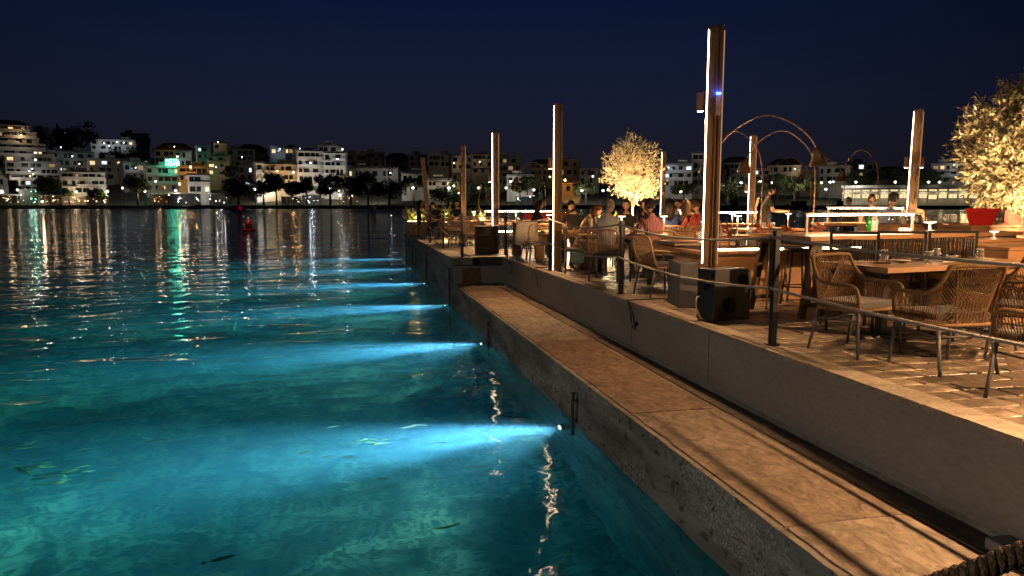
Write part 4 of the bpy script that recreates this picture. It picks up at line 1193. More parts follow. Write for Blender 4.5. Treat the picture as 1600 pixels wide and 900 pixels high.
seat(1020, 12.5, 36, 'man in a red and white striped shirt seen from behind', shirt='stripe', hair=('short', 'dark'), lean=8, head=(25, 5), trousers='khaki', chair='slat', sleeve='long')
seat(1046, 14.9, 8, 'woman with very long dark hair and a blue top seen from behind', shirt='blue', hair=('long', 'dark'), lean=4, head=(10, 0))
seat(1060, 20.2, 178, 'man in a pale shirt facing us, lit orange, by the tall lit pole', shirt='white', hair=('short', 'dark'), lean=5, head=(0, 8))
seat(1072, 17.6, 12, 'blonde woman seen from behind at the table with white lamps', shirt='beige', hair=('long', 'blonde'), lean=5)
seat(1091, 14.6, 20, 'person in a red and black patterned dress half behind the tallest pole', shirt='pattern', trousers='pattern', hair=('short', 'brown'), lean=10, head=(10, 18), sleeve='long')
s = spot(1196, 17.6)
W_ = person(s.x, s.y, -78 - azim(1196), 'waiter in a black shirt standing and reading a tablet', pose='stand', shirt='black', trousers='black', hair=('short', 'dark'), lean=5, head=(0, 24), hands=[(-.06, .42, 1.16), (.14, .40, 1.14)])
cl = MB()
cv = [(-.16, -.13, 1.46), (.10, -.15, 1.46), (.14, -.24, 1.10), (.10, -.27, .80), (-.16, -.25, .82), (-.19, -.21, 1.1)]
cl.add(cv + [(a, b - .02, c) for a, b, c in cv], [(0, 1, 2, 5), (5, 2, 3, 4), (6, 11, 8, 7), (11, 10, 9, 8)] + [(k, (k + 1) % 6, 6 + (k + 1) % 6, 6 + k)[::-1] for k in range(6)], 0, True)
cl.build('apron_cloth', CL['beige'], W_)
tb = MB().box(-.10, -.07, 0, .10, .07, .010).build('tablet', M['leather'], bevel=.003); tag(tb, 'black tablet held by the standing waiter', 'tablet')
a = R(-78 - azim(1196)); tb.location = (s.x + math.cos(a) * .04 - math.sin(a) * .48, s.y + math.sin(a) * .04 + math.cos(a) * .48, DECK + 1.17); tb.rotation_euler = (R(20), 0, a)
seat(1326, 20.5, 178, 'orange lit guest facing us left of the linear lamp, farther one', shirt='beige', hair=('short', 'brown'), seat=.55, lean=4, chair='stool')
seat(1362, 17.2, 182, 'orange lit guest facing us, close to the man in the blue shirt', shirt='black', hair=('short', 'brown'), seat=.60, lean=4, chair='stool')
seat(1388, 13.6, -28, 'dark haired man in a blue grey shirt, elbow on the table', shirt='bluegrey', hair=('short', 'dark'), seat=.62, lean=14, head=(-20, 8), hands=[(-.1, .40, .95), (.24, .28, 1.16)], chair='stool')
seat(1428, 16.5, 170, 'guest half hidden behind the lit pole with twin boxes', shirt='beige', hair=('short', 'dark'), seat=.58, lean=4, chair='stool')

# ------------------------------------------------------------------ more tables, counters, lamps on the deck
def T(px, d, rz, w, dd, label, ped=1, top=TAB): 
    s = spot(px, d); return dining_table(s.x, s.y, rz, w, dd, label, ped, top=top)
t1 = T(978, 14.1, -6, 1.9, .85, 'dining table between the balding man and the striped shirt', 2)
t2 = T(892, 15.7, -8, 1.2, .8, 'dining table shared by the bearded man and the auburn haired woman', 1)
t3 = T(858, 17.6, -10, 1.0, .8, 'table on block legs before the long haired woman', 1)
t4 = T(685, 26.9, -6, 1.1, .75, 'small table of the group at the far quay end', 1)
t5 = T(1070, 18.9, -10, 1.5, .85, 'dining table before the blonde woman, with white lamps', 1)
t6 = T(1150, 13.4, 4, 1.9, .8, 'dining table set with four glasses beyond the planter bench', 2)
t7 = T(1190, 17.0, 6, 1.8, .8, 'dining table in front of the waiter', 2)
t8 = T(745, 24.0, -8, 1.8, .8, 'long dark table beyond the low planter by the quay step', 2)
t9 = T(800, 21.5, -8, 1.6, .8, 'dining table behind the lit pole and the quay step', 2)
t10 = T(1085, 11.6, 0, 1.0, .8, 'table with a bright top just left of the tallest pole', 1)
ORD = ['leftmost', 'second from left', 'third from left', 'fourth from left', 'fifth from left', 'sixth from left', 'seventh from left', 'eighth from left', 'ninth from left']
ng = [0]
for t, spots in ((t1, [(-.6, .1), (-.2, -.1), (.1, .18), (.5, .0), (.7, .2), (-.4, .25)]), (t2, [(-.2, .1), (.3, .2), (.4, -.1)]), (t3, [(.2, 0), (.3, .15)]), (t5, [(-.4, 0), (.3, .1), (.5, -.1)]),
                 (t6, [(-.72, -.1), (-.25, .0), (-.02, .2), (.25, -.08)]), (t7, [(.1, 0), (.4, .1)]), (t8, [(0, 0), (.4, .1)]), (t9, [(-.3, 0), (.2, .1)]), (t10, [(.1, 0)])):
    nm = t['label'].split(',')[0]
    for k, (u, v_) in enumerate(sorted(spots)):
        glass(*on(t, u, v_), f"{ORD[k]} tumbler on the {' '.join(nm.split()[:9])}", 1.15)
    for k, (u, v_) in enumerate(sorted(spots[:2])):
        plate(*on(t, u + .12, v_ - .12), f"{['left', 'right'][k]} pale plate on the {' '.join(nm.split()[:10])}", .12)
for t, u, v_, h, lab in ((t1, -.05, .1, .34, 'slim lamp on the table of the balding man'), (t1, .78, .1, .34, 'slim lamp beside the man in the striped shirt'), (t2, -.45, .0, .34, 'slim lamp beside the bearded man'), (t5, -.1, .0, .40, 'slim white lamp before the blonde woman'),
                       (t6, .18, .2, .36, 'slim lamp standing among the glasses beyond the planter bench'), (t7, -.7, .1, .34, 'slim lamp left of the waiter, lower one'), (t7, -.2, .2, .36, 'slim lamp directly left of the waiter'), (t7, .75, .0, .34, 'slim lamp right of the waiter'),
                       (t9, .1, -.1, .32, 'slim lamp on the table behind the quay step'), (t8, -.1, 0, .30, 'slim lamp on the long dark table'), (t10, .3, .2, .3, 'slim lamp left of the tallest pole')):
    table_lamp(*on(t, u, v_), h, lab, 40, 1.2)
for t, u, v_, w_ in ((t1, .3, -.1, 'single'), (t5, -.25, -.05, 'left'), (t5, .0, .2, 'right')):
    bottle(*on(t, u, v_), .27, cg, w_ + ' clear bottle on the ' + ' '.join(t['label'].split(',')[0].split()[:9]))
# empty chairs further off
for px, d, fc, kd, lab in ((1032, 10.7, -60, 'slat', 'rattan chair with dark legs beside the narrow grey cabinet'), (1055, 12.2, 150, 'arm', 'rope armchair turned to us beside the tallest pole'), (1110, 12.6, 10, 'low', 'low corded chair at the table beyond the planter bench, left one'), (1175, 12.6, -5, 'low', 'low corded chair at the table beyond the planter bench, right one'),
                       (1130, 16.0, 0, 'low', 'low corded chair facing the waiter table, left one'), (1215, 15.9, 0, 'low', 'low corded chair facing the waiter table, right one'), (1265, 12.2, -4, 'low', 'grey corded lounge chair beyond the trestle table, left one'), (1332, 11.9, -6, 'low', 'grey corded lounge chair beyond the trestle table, middle one'), (1392, 11.6, -8, 'low', 'grey corded lounge chair beyond the trestle table, right one'),
                       (700, 24.4, 0, 'slat', 'empty rattan chair by the rope near the far quay end, left one'), (733, 22.0, 10, 'slat', 'empty rattan chair behind the outer corner post'), (715, 22.6, -10, 'slat', 'empty rattan chair by the rope near the far quay end, right one'), (815, 16.9, 25, 'slat', 'rattan chair draped with a white cloth near the step'), (846, 16.2, 0, 'slat', 'empty rattan chair at the block legged table'),
                       (665, 27.0, 20, 'slat', 'empty rattan chair at the foot of the leaning pole'), (905, 14.1, 0, 'slat', 'chair with a blue bag hung on it'), (938, 17.5, 180, 'slat', 'empty rattan chair behind the balding man'), (1108, 19.5, 170, 'slat', 'empty rattan chair right of the tallest pole, far off')):
    s = spot(px, d); place(kd, s.x, s.y, fc - azim(px), lab, 'empty chairs on the deck')
s = spot(812, 16.72)
ck = MB(); n = 8; vs = []
for j in range(7):
    for i in range(n + 1):
        u = i / n; vs.append((-.27 + .54 * u, -.345 - .03 * math.sin(u * 9 + j) - (.02 if j < 6 else -.03), .93 - .085 * j - .05 * math.sin(u * 3.2) * (j / 6)))
ck.add(vs, [(j * (n + 1) + i, j * (n + 1) + i + 1, (j + 1) * (n + 1) + i + 1, (j + 1) * (n + 1) + i) for j in range(6) for i in range(n)], 0, True)
co = ck.build('draped_cloth', M['linen'], loc=(s.x + .04, s.y + .14, DECK), rz=R(25 - azim(815))); sd_ = co.modifiers.new('t', 'SOLIDIFY'); sd_.thickness = .008
tag(co, 'white cloth draped over a chair back near the quay step', 'cloth')
s = spot(903, 13.6); bg_ = empty('bag', (s.x, s.y, DECK + .24), R(-8 - azim(905)), 'blue and yellow shopping bag hung on a chair', 'bag')
MB().hexa([(-.11, -.04, 0), (.11, -.04, 0), (.11, .04, 0), (-.11, .04, 0)], [(-.14, -.015, .25), (.14, -.015, .25), (.14, .015, .25), (-.14, .015, .25)]).build('body', pbr('printed_bag', (.05, .35, .50), .6, scale=7, col2=(.45, .38, .06), detail=1), bg_)
MB().tube(smooth_path([(-.06, 0, .25), (-.05, 0, .34), (.05, 0, .34), (.06, 0, .25)], 4), .006, 5).build('handle', M['whitemetal'], bg_)

def crate_box(px, d, rz, w, dd, h, label, mat, name='planter', cat='planter', n=4, z=DECK):
    """board-clad box"""
    s = spot(px, d); o = empty(name, (s.x, s.y, z), R(rz), label, cat)
    MB().box(-w / 2 + .012, -dd / 2 + .012, .01, w / 2 - .012, dd / 2 - .012, h - .03).build('core', M['darkwood'], o)
    for k in range(n):
        a = .012 + (h - .045) * k / n; b = .012 + (h - .045) * (k + 1) / n - .006
        MB().box(-w / 2, -dd / 2, a, w / 2, -dd / 2 + .0115, b).build('board', mat, o)
        MB().box(-w / 2, -dd / 2 + .012, a, -w / 2 + .0115, dd / 2, b).build('board', mat, o)
        MB().box(w / 2 - .0115, -dd / 2 + .012, a, w / 2, dd / 2, b).build('board', mat, o)
    MB().box(-w / 2 - .015, -dd / 2 - .015, h - .03, w / 2 + .015, dd / 2 + .015, h).build('top', mat, o)
    return o
crate_box(760, 19.6, -6, .62, .4, .72, 'low dark planter box just inside the quay step', M['darkwood'])
crate_box(807, 18.7, -6, .2, .35, .85, 'narrow dark upright box next to the inner corner post', M['darkwood'], 'cabinet', 'cabinet')
crate_box(843, 17.4, -10, .20, .5, .62, 'square wooden block leg under the block legged table', M['tablewood'], 'wooden_block', 'block', 3)
crate_box(925, 15.2, -10, .5, .35, .62, 'dark box with a lit edge beside the blue bag', M['darkwood'], 'cabinet', 'cabinet')
s = spot(888, 14.75); el = empty('edge_lamp', (s.x - .02, s.y - .1, DECK), 0, 'upright pale light tube beside the dark box and the lit pole', 'lamp'); MB().box(-.02, -.02, .03, .02, .02, .62).build('tube', emis('edge_lamp_tube', (1, .62, .38), 3.5), el); MB().box(-.05, -.05, 0, .05, .05, .03).build('base', M['black'], el)
# counters to the right
c1 = crate_box(1490, 11.9, 8, 3.3, .6, 1.02, 'long wooden counter carrying glasses below the olive tree', M['planterwood'], 'counter', 'counter', 5)
c2 = crate_box(1532, 10.6, 8, .95, .5, 1.03, 'short wooden counter block below the red planter', M['planterwood'], 'counter', 'counter', 5)
c3 = crate_box(1520, 9.2, 12, 1.5, .5, .90, 'wooden service cabinet behind the near table', M['planterwood'], 'counter', 'counter', 4)
c4 = crate_box(1610, 8.6, 14, 1.5, .45, .86, 'broad plywood bench back behind the near table, at the right', M['planterwood'], 'bench', 'bench', 2)
for i in range(11):
    u = -1.28 + .13 * i
    if i % 3 == 2: bottle(*on(c1, u, .05, 0, 1.02), .16, cg, ['left', 'middle', 'right'][i // 3] + ' small jar in the row on the long counter', 1.1)
    else:
        glass(*on(c1, u, .02 * (i % 2), 0, 1.02), ORD[ng[0]] + ' tumbler in the row on the long counter', 1.2, 'glasses on the long counter'); ng[0] += 1
for i in range(3):
    o = MB().lathe([(.0, 0), (.035, 0), (.04, .14), (.036, .14), (.032, .01), (.0, .01)], 12).build('cutlery_jar', M['whitemetal'], loc=on(c1, .16 + .11 * i, -.05, 0, 1.02)); tag(o, ['pale cutlery jar on the long counter, left one', 'pale cutlery jar on the long counter, middle one', 'pale cutlery jar on the long counter, right one'][i], 'jar')
for i in range(5):
    o = MB().box(-.16, -.11, 0, .16, .11, .012).build('folded_cloth', M['linen'], loc=on(c1, .75 + .02 * (i % 2), -.05, .013 * i, 1.02), rz=R(8 + 5 * (i % 3 - 1))); tag(o, ['lowest', 'second', 'third', 'fourth', 'topmost'][i] + ' folded cloth of the pile on the long counter', 'cloth', 'folded cloths on the counter')
bar_lamp(*[*spot(1353, 14.6), DECK + .95], -14, 1.45, .29, 'long linear lamp beside the man in the blue grey shirt')
tb2 = T(1355, 14.6, -14, 1.9, .7, 'high table under the farther linear lamp', 2, .95)
s = spot(1146, 20.6); bar_lamp(s.x, s.y, DECK + .75, -12, 1.3, .32, 'linear lamp between the tallest pole and the waiter'); T(1146, 20.6, -12, 1.6, .75, 'table under the linear lamp left of the waiter', 1)
s = spot(815, 24.5); bar_lamp(s.x, s.y, DECK + .75, -10, 2.4, .30, 'linear lamp on the far deck between two lit poles'); T(815, 24.5, -10, 2.8, .8, 'long table under the linear lamp of the far deck', 2)
s = spot(815, 20.2); bar_lamp(s.x, s.y, DECK + .30, -10, 1.6, .26, 'low linear lamp glowing behind the quay step'); 
s = spot(962, 22.5); bar_lamp(s.x, s.y, DECK + .60, -8, 1.9, .26, 'linear lamp in front of the round olive tree')

# arc lamps
M['copper'] = pbr('brushed_copper', (.52, .35, .22), .4, metal=.5, var=.1)
M['shade'] = pbr('dark_copper_shade', (.10, .055, .035), .4, metal=.4, var=.15)
def arc_lamp(px, d, pxs, label, span=1.6, h=2.96):
    s = spot(px, d); lat = (pxs - px) / 1155 * d; span = max(span, abs(lat)); dep = math.sqrt(max(0, span ** 2 - lat ** 2))
    dr = (RH * lat + FH * dep).normalized()
    o = empty('arc_lamp', (s.x, s.y, DECK), math.atan2(dr.y, dr.x), label, 'lamp', 'copper arc lamps')
    MB().lathe([(.17, 0), (.17, .03), (.03, .045)], 18).build('base', M['shade'], o)
    pts = smooth_path([(0, 0, .03), (0, 0, h * .40), (.01, 0, h * .66), (.13, 0, h * .83), (span * .30, 0, h * .955), (span * .52, 0, h), (span * .76, 0, h * .95), (span * .93, 0, h * .865), (span, 0, h * .795)], 6)
    MB().tube(pts, .013, 8).build('stem', M['copper'], o)
    sh = MB().lathe([(.055, .0), (.06, -.03), (.16, -.33), (.155, -.33), (.055, -.035), (.0, -.03)], 20).build('shade', M['shade'], o, loc=(span + .005, 0, h * .80))
    sh.rotation_euler = (0, R(-10), 0)
    MB().lathe([(.0, -.25), (.03, -.24), (.035, -.2), (.0, -.15)], 10).build('bulb', emis('dim_bulb', (1, .6, .35), 6) if 'dim_bulb' not in bpy.data.materials else bpy.data.materials['dim_bulb'], sh)
    light('added_shade_light', 'SPOT', (0, 0, -.30), 140, WARM, parent=sh, aim=(0, 0, -1), radius=.03, spot=R(120), blend=.6)  # added light to brighten the diners, the lamps themselves look unlit
    MB().tube([(.1575 * math.cos(2 * math.pi * k / 20), .1575 * math.sin(2 * math.pi * k / 20), -.331) for k in range(20)], .004, 4, closed=True).build('rim', M['copper'], sh)
    return o
arc_lamp(1114, 14.1, 1270, 'largest arc lamp, springing from behind the tallest pole')
arc_lamp(1190, 16.6, 1128, 'arc lamp whose stem crosses the waiter')
arc_lamp(1272, 16.6, 1188, 'arc lamp whose stem stands below the largest dark shade')
arc_lamp(1266, 27.0, 1217, 'small far arc lamp with its shade left of the fishing boats')
arc_lamp(1318, 27.0, 1270, 'small far arc lamp over the fishing boats')
arc_lamp(1371, 22.5, 1350, 'far arc lamp in front of the lit terminal')
arc_lamp(864, 30.5, 808, 'far arc lamp left of the lit pole by the bearded man')
arc_lamp(852, 32.0, 806, 'farthest arc lamp behind the other at the end of the deck', h=2.8)
arc_lamp(748, 31.0, 760, 'small bent lamp standing at the far edge of the deck', span=.45, h=2.2)
# ------------------------------------------------------------------ planting on the deck
def leafmat(name, c, c2, trans=.35):
    m, nt, N, L = nmat(name)
    out = N.new('ShaderNodeOutputMaterial'); p = N.new('ShaderNodeBsdfPrincipled')
    oi = N.new('ShaderNodeTexCoord'); nz = N.new('ShaderNodeTexNoise'); nz.inputs['Scale'].default_value = 3.5; nz.inputs['Detail'].default_value = 3
    L.new(oi.outputs['Object'], nz.inputs['Vector'])
    r = N.new('ShaderNodeValToRGB'); r.color_ramp.elements[0].position = .38; r.color_ramp.elements[1].position = .62
    r.color_ramp.elements[0].color = (*c2, 1); r.color_ramp.elements[1].color = (*c, 1); L.new(nz.outputs[0], r.inputs[0])
    L.new(r.outputs[0], p.inputs['Base Color']); p.inputs['Roughness'].default_value = .5
    t = N.new('ShaderNodeBsdfTranslucent'); L.new(r.outputs[0], t.inputs[0])
    mx = N.new('ShaderNodeMixShader'); mx.inputs[0].default_value = trans
    L.new(p.outputs[0], mx.inputs[1]); L.new(t.outputs[0], mx.inputs[2]); L.new(mx.outputs[0], out.inputs[0]); return m
M['olive'] = leafmat('olive_leaf', (.38, .31, .16), (.17, .14, .07))
M['bark'] = pbr('olive_bark', (.30, .23, .15), .85, scale=9, bump=1.0, bscale=24, col2=(.14, .10, .07), stretch=(1, 1, .3))
M['agave'] = leafmat('agave_leaf', (.40, .38, .10), (.22, .24, .05))
def limb_path(r, a, b, n=4, w=.08):
    a, b = Vector(a), Vector(b); L_ = (b - a).length
    return [a.lerp(b, k / n) + Vector((r.uniform(-w, w), r.uniform(-w, w), r.uniform(-w, w) * .5)) * L_ * (0 if k in (0, n) else 1) for k in range(n + 1)]
def leafy_crown(r, lobes, nleaf, l, w, twigs=None, droop=0.0, cluster=7):
    """leaf-sized blades in sprays through the volume of several lobes"""
    mb = MB(); tw = MB()
    tot = sum(q[1] ** 2 for q in lobes)
    for (c, rad, sq) in lobes:
        c = Vector(c)
        for k in range(int(nleaf / cluster * rad ** 2 / tot)):
            d = Vector((r.gauss(0, 1), r.gauss(0, 1), r.gauss(0, 1))).normalized()
            rr = rad * (r.random() ** .38) * (1 + .25 * noise.noise(d * 2.2 + c))
            p = c + Vector((d.x * rr, d.y * rr, d.z * rr * sq))
            ax = (d + Vector((r.uniform(-.6, .6), r.uniform(-.6, .6), r.uniform(-.2, .8) - droop))).normalized()
            tl = l * cluster * .42
            tw.tube([p, p + ax * tl * .9], [l * .035, l * .02], 3, cap=False)
            for q in range(cluster):
                b = p + ax * (tl * q / cluster)
                o = (ax * .7 + Vector((r.uniform(-1, 1), r.uniform(-1, 1), r.uniform(-1, 1)))).normalized() * l * r.uniform(.7, 1.15)
                s = o.cross(Vector((r.uniform(-1, 1), r.uniform(-1, 1), r.uniform(-1, 1)))).normalized() * w * .5
                mb.add([b, b + o * .45 + s, b + o, b + o * .45 - s], [(0, 1, 2, 3)])
    return mb, tw
def olive_tree(x, y, z, label, h, rad, seed, nleaf, l, w, lobes):
    r = random.Random(seed); o = empty('olive_tree', (x, y, z), 0, label, 'tree', 'olive trees in pots')
    tr = MB(); ht = h * .36
    tr.tube([(0, 0, 0), (.02, .01, ht * .3), (-.03, .02, ht * .6), (.01, 0, ht)], [.12, .085, .075, .08], 10)
    for c, rd, sq in lobes:
        tr.tube(limb_path(r, (0, 0, ht * .92), c, 4, .10), [.055, .042, .032, .022, .010], 6)
        for k in range(5):
            e = Vector(c) + Vector((r.uniform(-1, 1), r.uniform(-1, 1), r.uniform(-.5, 1))) * rd * .7
            tr.tube(limb_path(r, Vector((0, 0, ht)).lerp(Vector(c), r.uniform(.45, .9)), e, 3, .08), [.018, .012, .008, .004], 5, cap=False)
    tr.build('trunk', M['bark'], o)
    cr, tw = leafy_crown(r, lobes, nleaf, l, w)
    cr.build('crown', M['olive'], o); tw.build('twigs', M['bark'], o)
    return o
s = spot(988, 21.8)
olive_tree(s.x, s.y, DECK + .42, 'round olive tree glowing above the diners, lit from its foot', 3.2, 1.0, 3, 8200, .075, .024,
           [((-.15, 0, 2.0), .80, .95), ((.42, .1, 1.9), .62, .9), ((-.55, -.1, 1.75), .52, .9), ((-.05, .1, 2.65), .52, .9), ((.45, 0, 2.45), .42, .9), ((-.5, 0, 2.35), .42, .9), ((.1, 0, 1.35), .55, .7), ((.62, 0, 1.45), .38, .8)])
bpy.data.objects['olive_tree'].scale = (.86, .86, .92)
pb = crate_box(988, 21.8, -8, 1.0, 1.0, .44, 'square planter at the foot of the round olive tree', M['planterwood'])
for a_, dx, dy, pw in ((0, .26, -.38, 130), (1, -.32, -.32, 130), (2, .05, .42, 70)):
    u = empty('tree_uplight', (s.x + dx, s.y + dy, DECK + .44), 0, ['warm uplight in front of the round olive tree, right one', 'warm uplight in front of the round olive tree, left one', 'warm uplight behind the round olive tree'][a_], 'uplight', 'uplights at the olive trees')
    MB().lathe([(.05, 0), (.06, .06), (.05, .10), (.045, .10), (.04, .08), (.0, .08)], 12).build('housing', M['black'], u)
    MB().lathe([(.04, .085), (.0, .086)], 12, cap=False).build('lens', M['white_dif'], u)
    light('up', 'SPOT', (0, 0, .13), pw * 8, (1, .68, .38), parent=u, aim=(-dx * .8, -dy * .8, 1.5), radius=.04, spot=R(95), blend=.5)
s = spot(1600, 11.4)
olive_tree(s.x, s.y, DECK + .30, 'big olive tree at the edge of the photo, brightly lit from below', 3.0, 1.0, 9, 15000, .115, .030,
           [((-.05, 0, 1.75), .72, 1.05), ((-.45, -.1, 1.55), .46, 1.0), ((-.42, .1, 2.1), .45, .95), ((.05, 0, 2.4), .45, .9), ((-.05, 0, 1.15), .34, .75), ((.5, .1, 1.7), .6, 1.0), ((.45, 0, 2.3), .45, .9)])
pt = MB().lathe([(.0, 0), (.24, 0), (.32, .30), (.34, .32), (.31, .32), (.29, .27), (.0, .26)], 18).build('olive_pot', pbr('teal_pot', (.03, .13, .17), .5, bump=.2), loc=(s.x, s.y, DECK)); tag(pt, 'round pot holding the big olive tree', 'pot')
for a_, dx, dy, dz, pw in ((0, -1.25, -1.25, 1.05, 900), (1, .20, -1.9, .10, 1100), (2, -.26, -.40, .30, 420)):
    u = empty('tree_uplight', (s.x + dx, s.y + dy, DECK + dz), 0, ['warm uplight on the counter shining at the big olive tree', 'warm uplight on the deck behind the bench shining at the big olive tree', 'warm uplight at the foot of the big olive tree'][a_], 'uplight', 'uplights at the olive trees')
    MB().lathe([(.05, 0), (.06, .06), (.05, .10), (.045, .10), (.04, .08), (.0, .08)], 12).build('housing', M['black'], u)
    MB().lathe([(.04, .085), (.0, .086)], 12, cap=False).build('lens', M['white_dif'], u)
    light('up', 'SPOT', (0, 0, .13), pw, (1, .68, .36), parent=u, aim=(-dx, -dy, 1.1), radius=.04, spot=R(100), blend=.5)
s_ = spot(988, 21.8)
for i_, (dx, dy) in enumerate(((1.25, -1.7), (-1.45, -1.5))):  # added uplights that brighten the upper crown
    u = empty('tree_uplight', (s_.x + dx, s_.y + dy, DECK + .004), 0, ['warm floor uplight aimed at the round olive tree from its right', 'warm floor uplight aimed at the round olive tree from its left'][i_], 'uplight', 'uplights at the olive trees')
    MB().lathe([(.05, 0), (.06, .06), (.05, .10), (.045, .10), (.04, .08), (.0, .08)], 12).build('housing', M['black'], u); MB().lathe([(.04, .085), (.0, .086)], 12, cap=False).build('lens', M['white_dif'], u)
    light('up', 'SPOT', (0, 0, .13), 2400, (1, .68, .36), parent=u, aim=(-dx, -dy, 2.6), radius=.04, spot=R(58), blend=.6)
def agave(x, y, z, label, h, n, seed):
    r = random.Random(seed); o = empty('spiky_plant', (x, y, z), 0, label, 'plant', 'spiky plants along the deck edge'); mb = MB()
    for k in range(n):
        a = r.uniform(0, 6.283); e = r.uniform(.25, 1.35); l = h * r.uniform(.6, 1.0); d = Vector((math.cos(a) * math.cos(e), math.sin(a) * math.cos(e), math.sin(e)))
        s_ = Vector((-math.sin(a), math.cos(a), 0)) * h * .035
        p1 = d * l * .5 + Vector((0, 0, l * .05)); p2 = d * l - Vector((0, 0, l * .12 * math.cos(e)))
        mb.add([-s_ * .6, s_ * .6, p1 + s_, p1 - s_, p2], [(0, 1, 2, 3), (3, 2, 4)])
    mb.build('leaves', M['agave'], o); MB().lathe([(.0, -.05), (.05, -.05), (.06, .03), (0, .05)], 8).build('heart', M['agave'], o)
    return o
rn = random.Random(21); k = 0
nm = ['at the far quay corner', 'behind the woman in profile at the quay end', 'by the leaning pole', 'between the leaning and the narrow pole', 'right of the narrow pole', 'before the far linear lamp']
def strip_planter(px0, px1, d, label, seed, n, h=.55, zt=.55):
    s0, s1 = spot(px0, d), spot(px1, d); c = (s0 + s1) / 2; L_ = (s1 - s0).length
    ang = math.degrees(math.atan2(s1.y - s0.y, s1.x - s0.x))
    b = crate_box((px0 + px1) / 2, d, ang, L_, .5, zt, 'long planter box ' + label, M['planterwood'])
    MB().box(-L_ / 2 + .05, -.20, zt + .0005, L_ / 2 - .05, -.185, zt + .02).build('led_strip', emis('plant_strip', (1, .72, .32), 14) if 'plant_strip' not in bpy.data.materials else bpy.data.materials['plant_strip'], b)
    for i in range(n):
        p = s0.lerp(s1, (i + .5) / n)
        agave(p.x + rn.uniform(-.05, .05), p.y + rn.uniform(-.05, .1), DECK + zt, f"{['leftmost', 'second', 'third', 'fourth', 'fifth', 'sixth', 'seventh', 'eighth'][i]} spiky yellow plant in the planter {label}", h * rn.uniform(.8, 1.15), 30, seed + i)
    light('planter_light', 'POINT', (0, -.05, zt + .10), 80 * n, (1, .75, .35), parent=b, radius=.1)
strip_planter(636, 672, 30.5, 'at the far quay corner', 100, 3, .80, .55)
strip_planter(682, 716, 29.5, 'between the leaning and the narrow pole', 200, 3, .95, .55)
strip_planter(734, 772, 28.8, 'right of the narrow pole', 300, 4, .75, .55)
strip_planter(905, 1000, 25.5, 'behind the bearded man', 400, 8, .60, .55)
rs = spot(852, 27.0); so = empty('red_sofa', (rs.x, rs.y, DECK), -R(azim(852)), 'red sofa glowing far off behind the long haired woman', 'sofa')
M['redcloth'] = pbr('red_cloth', (.50, .03, .03), .7, bump=.2, bscale=30)
MB().box(-.8, -.35, .12, .8, .35, .45).build('seat', M['redcloth'], so, bevel=.04); MB().box(-.8, .26, .45, .8, .42, .95).build('backrest', M['redcloth'], so, bevel=.05)
for sx in (-1, 1): MB().box(sx * .72 - .08, -.35, .45, sx * .72 + .08, .25, .65).build('armrest', M['redcloth'], so, bevel=.03)
# red boat-shaped planter, blue pouf, red board
s = spot(1535, 10.45); rb = empty('red_planter', (s.x, s.y, DECK + 1.032), R(-azim(1535) + 5), 'bright red boat shaped planter on the counter under the olive tree', 'planter')
mb = MB(); mb.add([(-.20, -.10, 0), (.20, -.10, 0), (.20, .10, 0), (-.20, .10, 0), (-.30, -.17, .27), (.30, -.17, .27), (.30, .17, .27), (-.30, .17, .27), (-.27, -.14, .27), (.27, -.14, .27), (.27, .14, .27), (-.27, .14, .27), (-.25, -.12, .2), (.25, -.12, .2), (.25, .12, .2), (-.25, .12, .2)],
      [(3, 2, 1, 0), (0, 1, 5, 4), (1, 2, 6, 5), (2, 3, 7, 6), (3, 0, 4, 7), (4, 5, 9, 8), (5, 6, 10, 9), (6, 7, 11, 10), (7, 4, 8, 11), (8, 9, 13, 12), (9, 10, 14, 13), (10, 11, 15, 14), (11, 8, 12, 15)])
rb.scale = (.66, .66, .82)
mb.build('hull', pbr('glossy_red_paint', (.55, .015, .012), .35, var=.1, spec=.5), rb); MB().box(-.245, -.115, .19, .245, .115, .215).build('soil', bpy.data.materials['dark_soil'], rb)
MB().bar((-.31, -.175, .275), (.31, -.175, .275), .02, .02).build('gunwale', bpy.data.materials['glossy_red_paint'], rb)
s = spot(1574, 12.6); o = MB().lathe([(.0, 0), (.34, 0), (.40, .15), (.40, .9), (.37, 1.16), (.2, 1.27), (.0, 1.30)], 20).build('blue_pouf', pbr('petrol_blue_cloth', (.02, .11, .17), .8, bump=.3, bscale=20), loc=(s.x, s.y, DECK)); tag(o, 'tall petrol blue covered heap beside the red planter', 'cover')
s = spot(1589, 10.9); o = MB().box(-.30, -.02, 0, .30, .02, 1.12).build('red_board', pbr('dull_red_board', (.30, .05, .03), .6, bump=.2), loc=(s.x, s.y, DECK + .005), rz=R(20)); o.rotation_euler = (R(-6), R(14), R(20)); o.location.z = DECK + .08; tag(o, 'dull red board leaning by the trunk of the big olive tree', 'board')
table_lamp(*spot(1557, 9.25), DECK + .90, .10, 'small silver lamp head lying on the wooden cabinet', .3, .8)
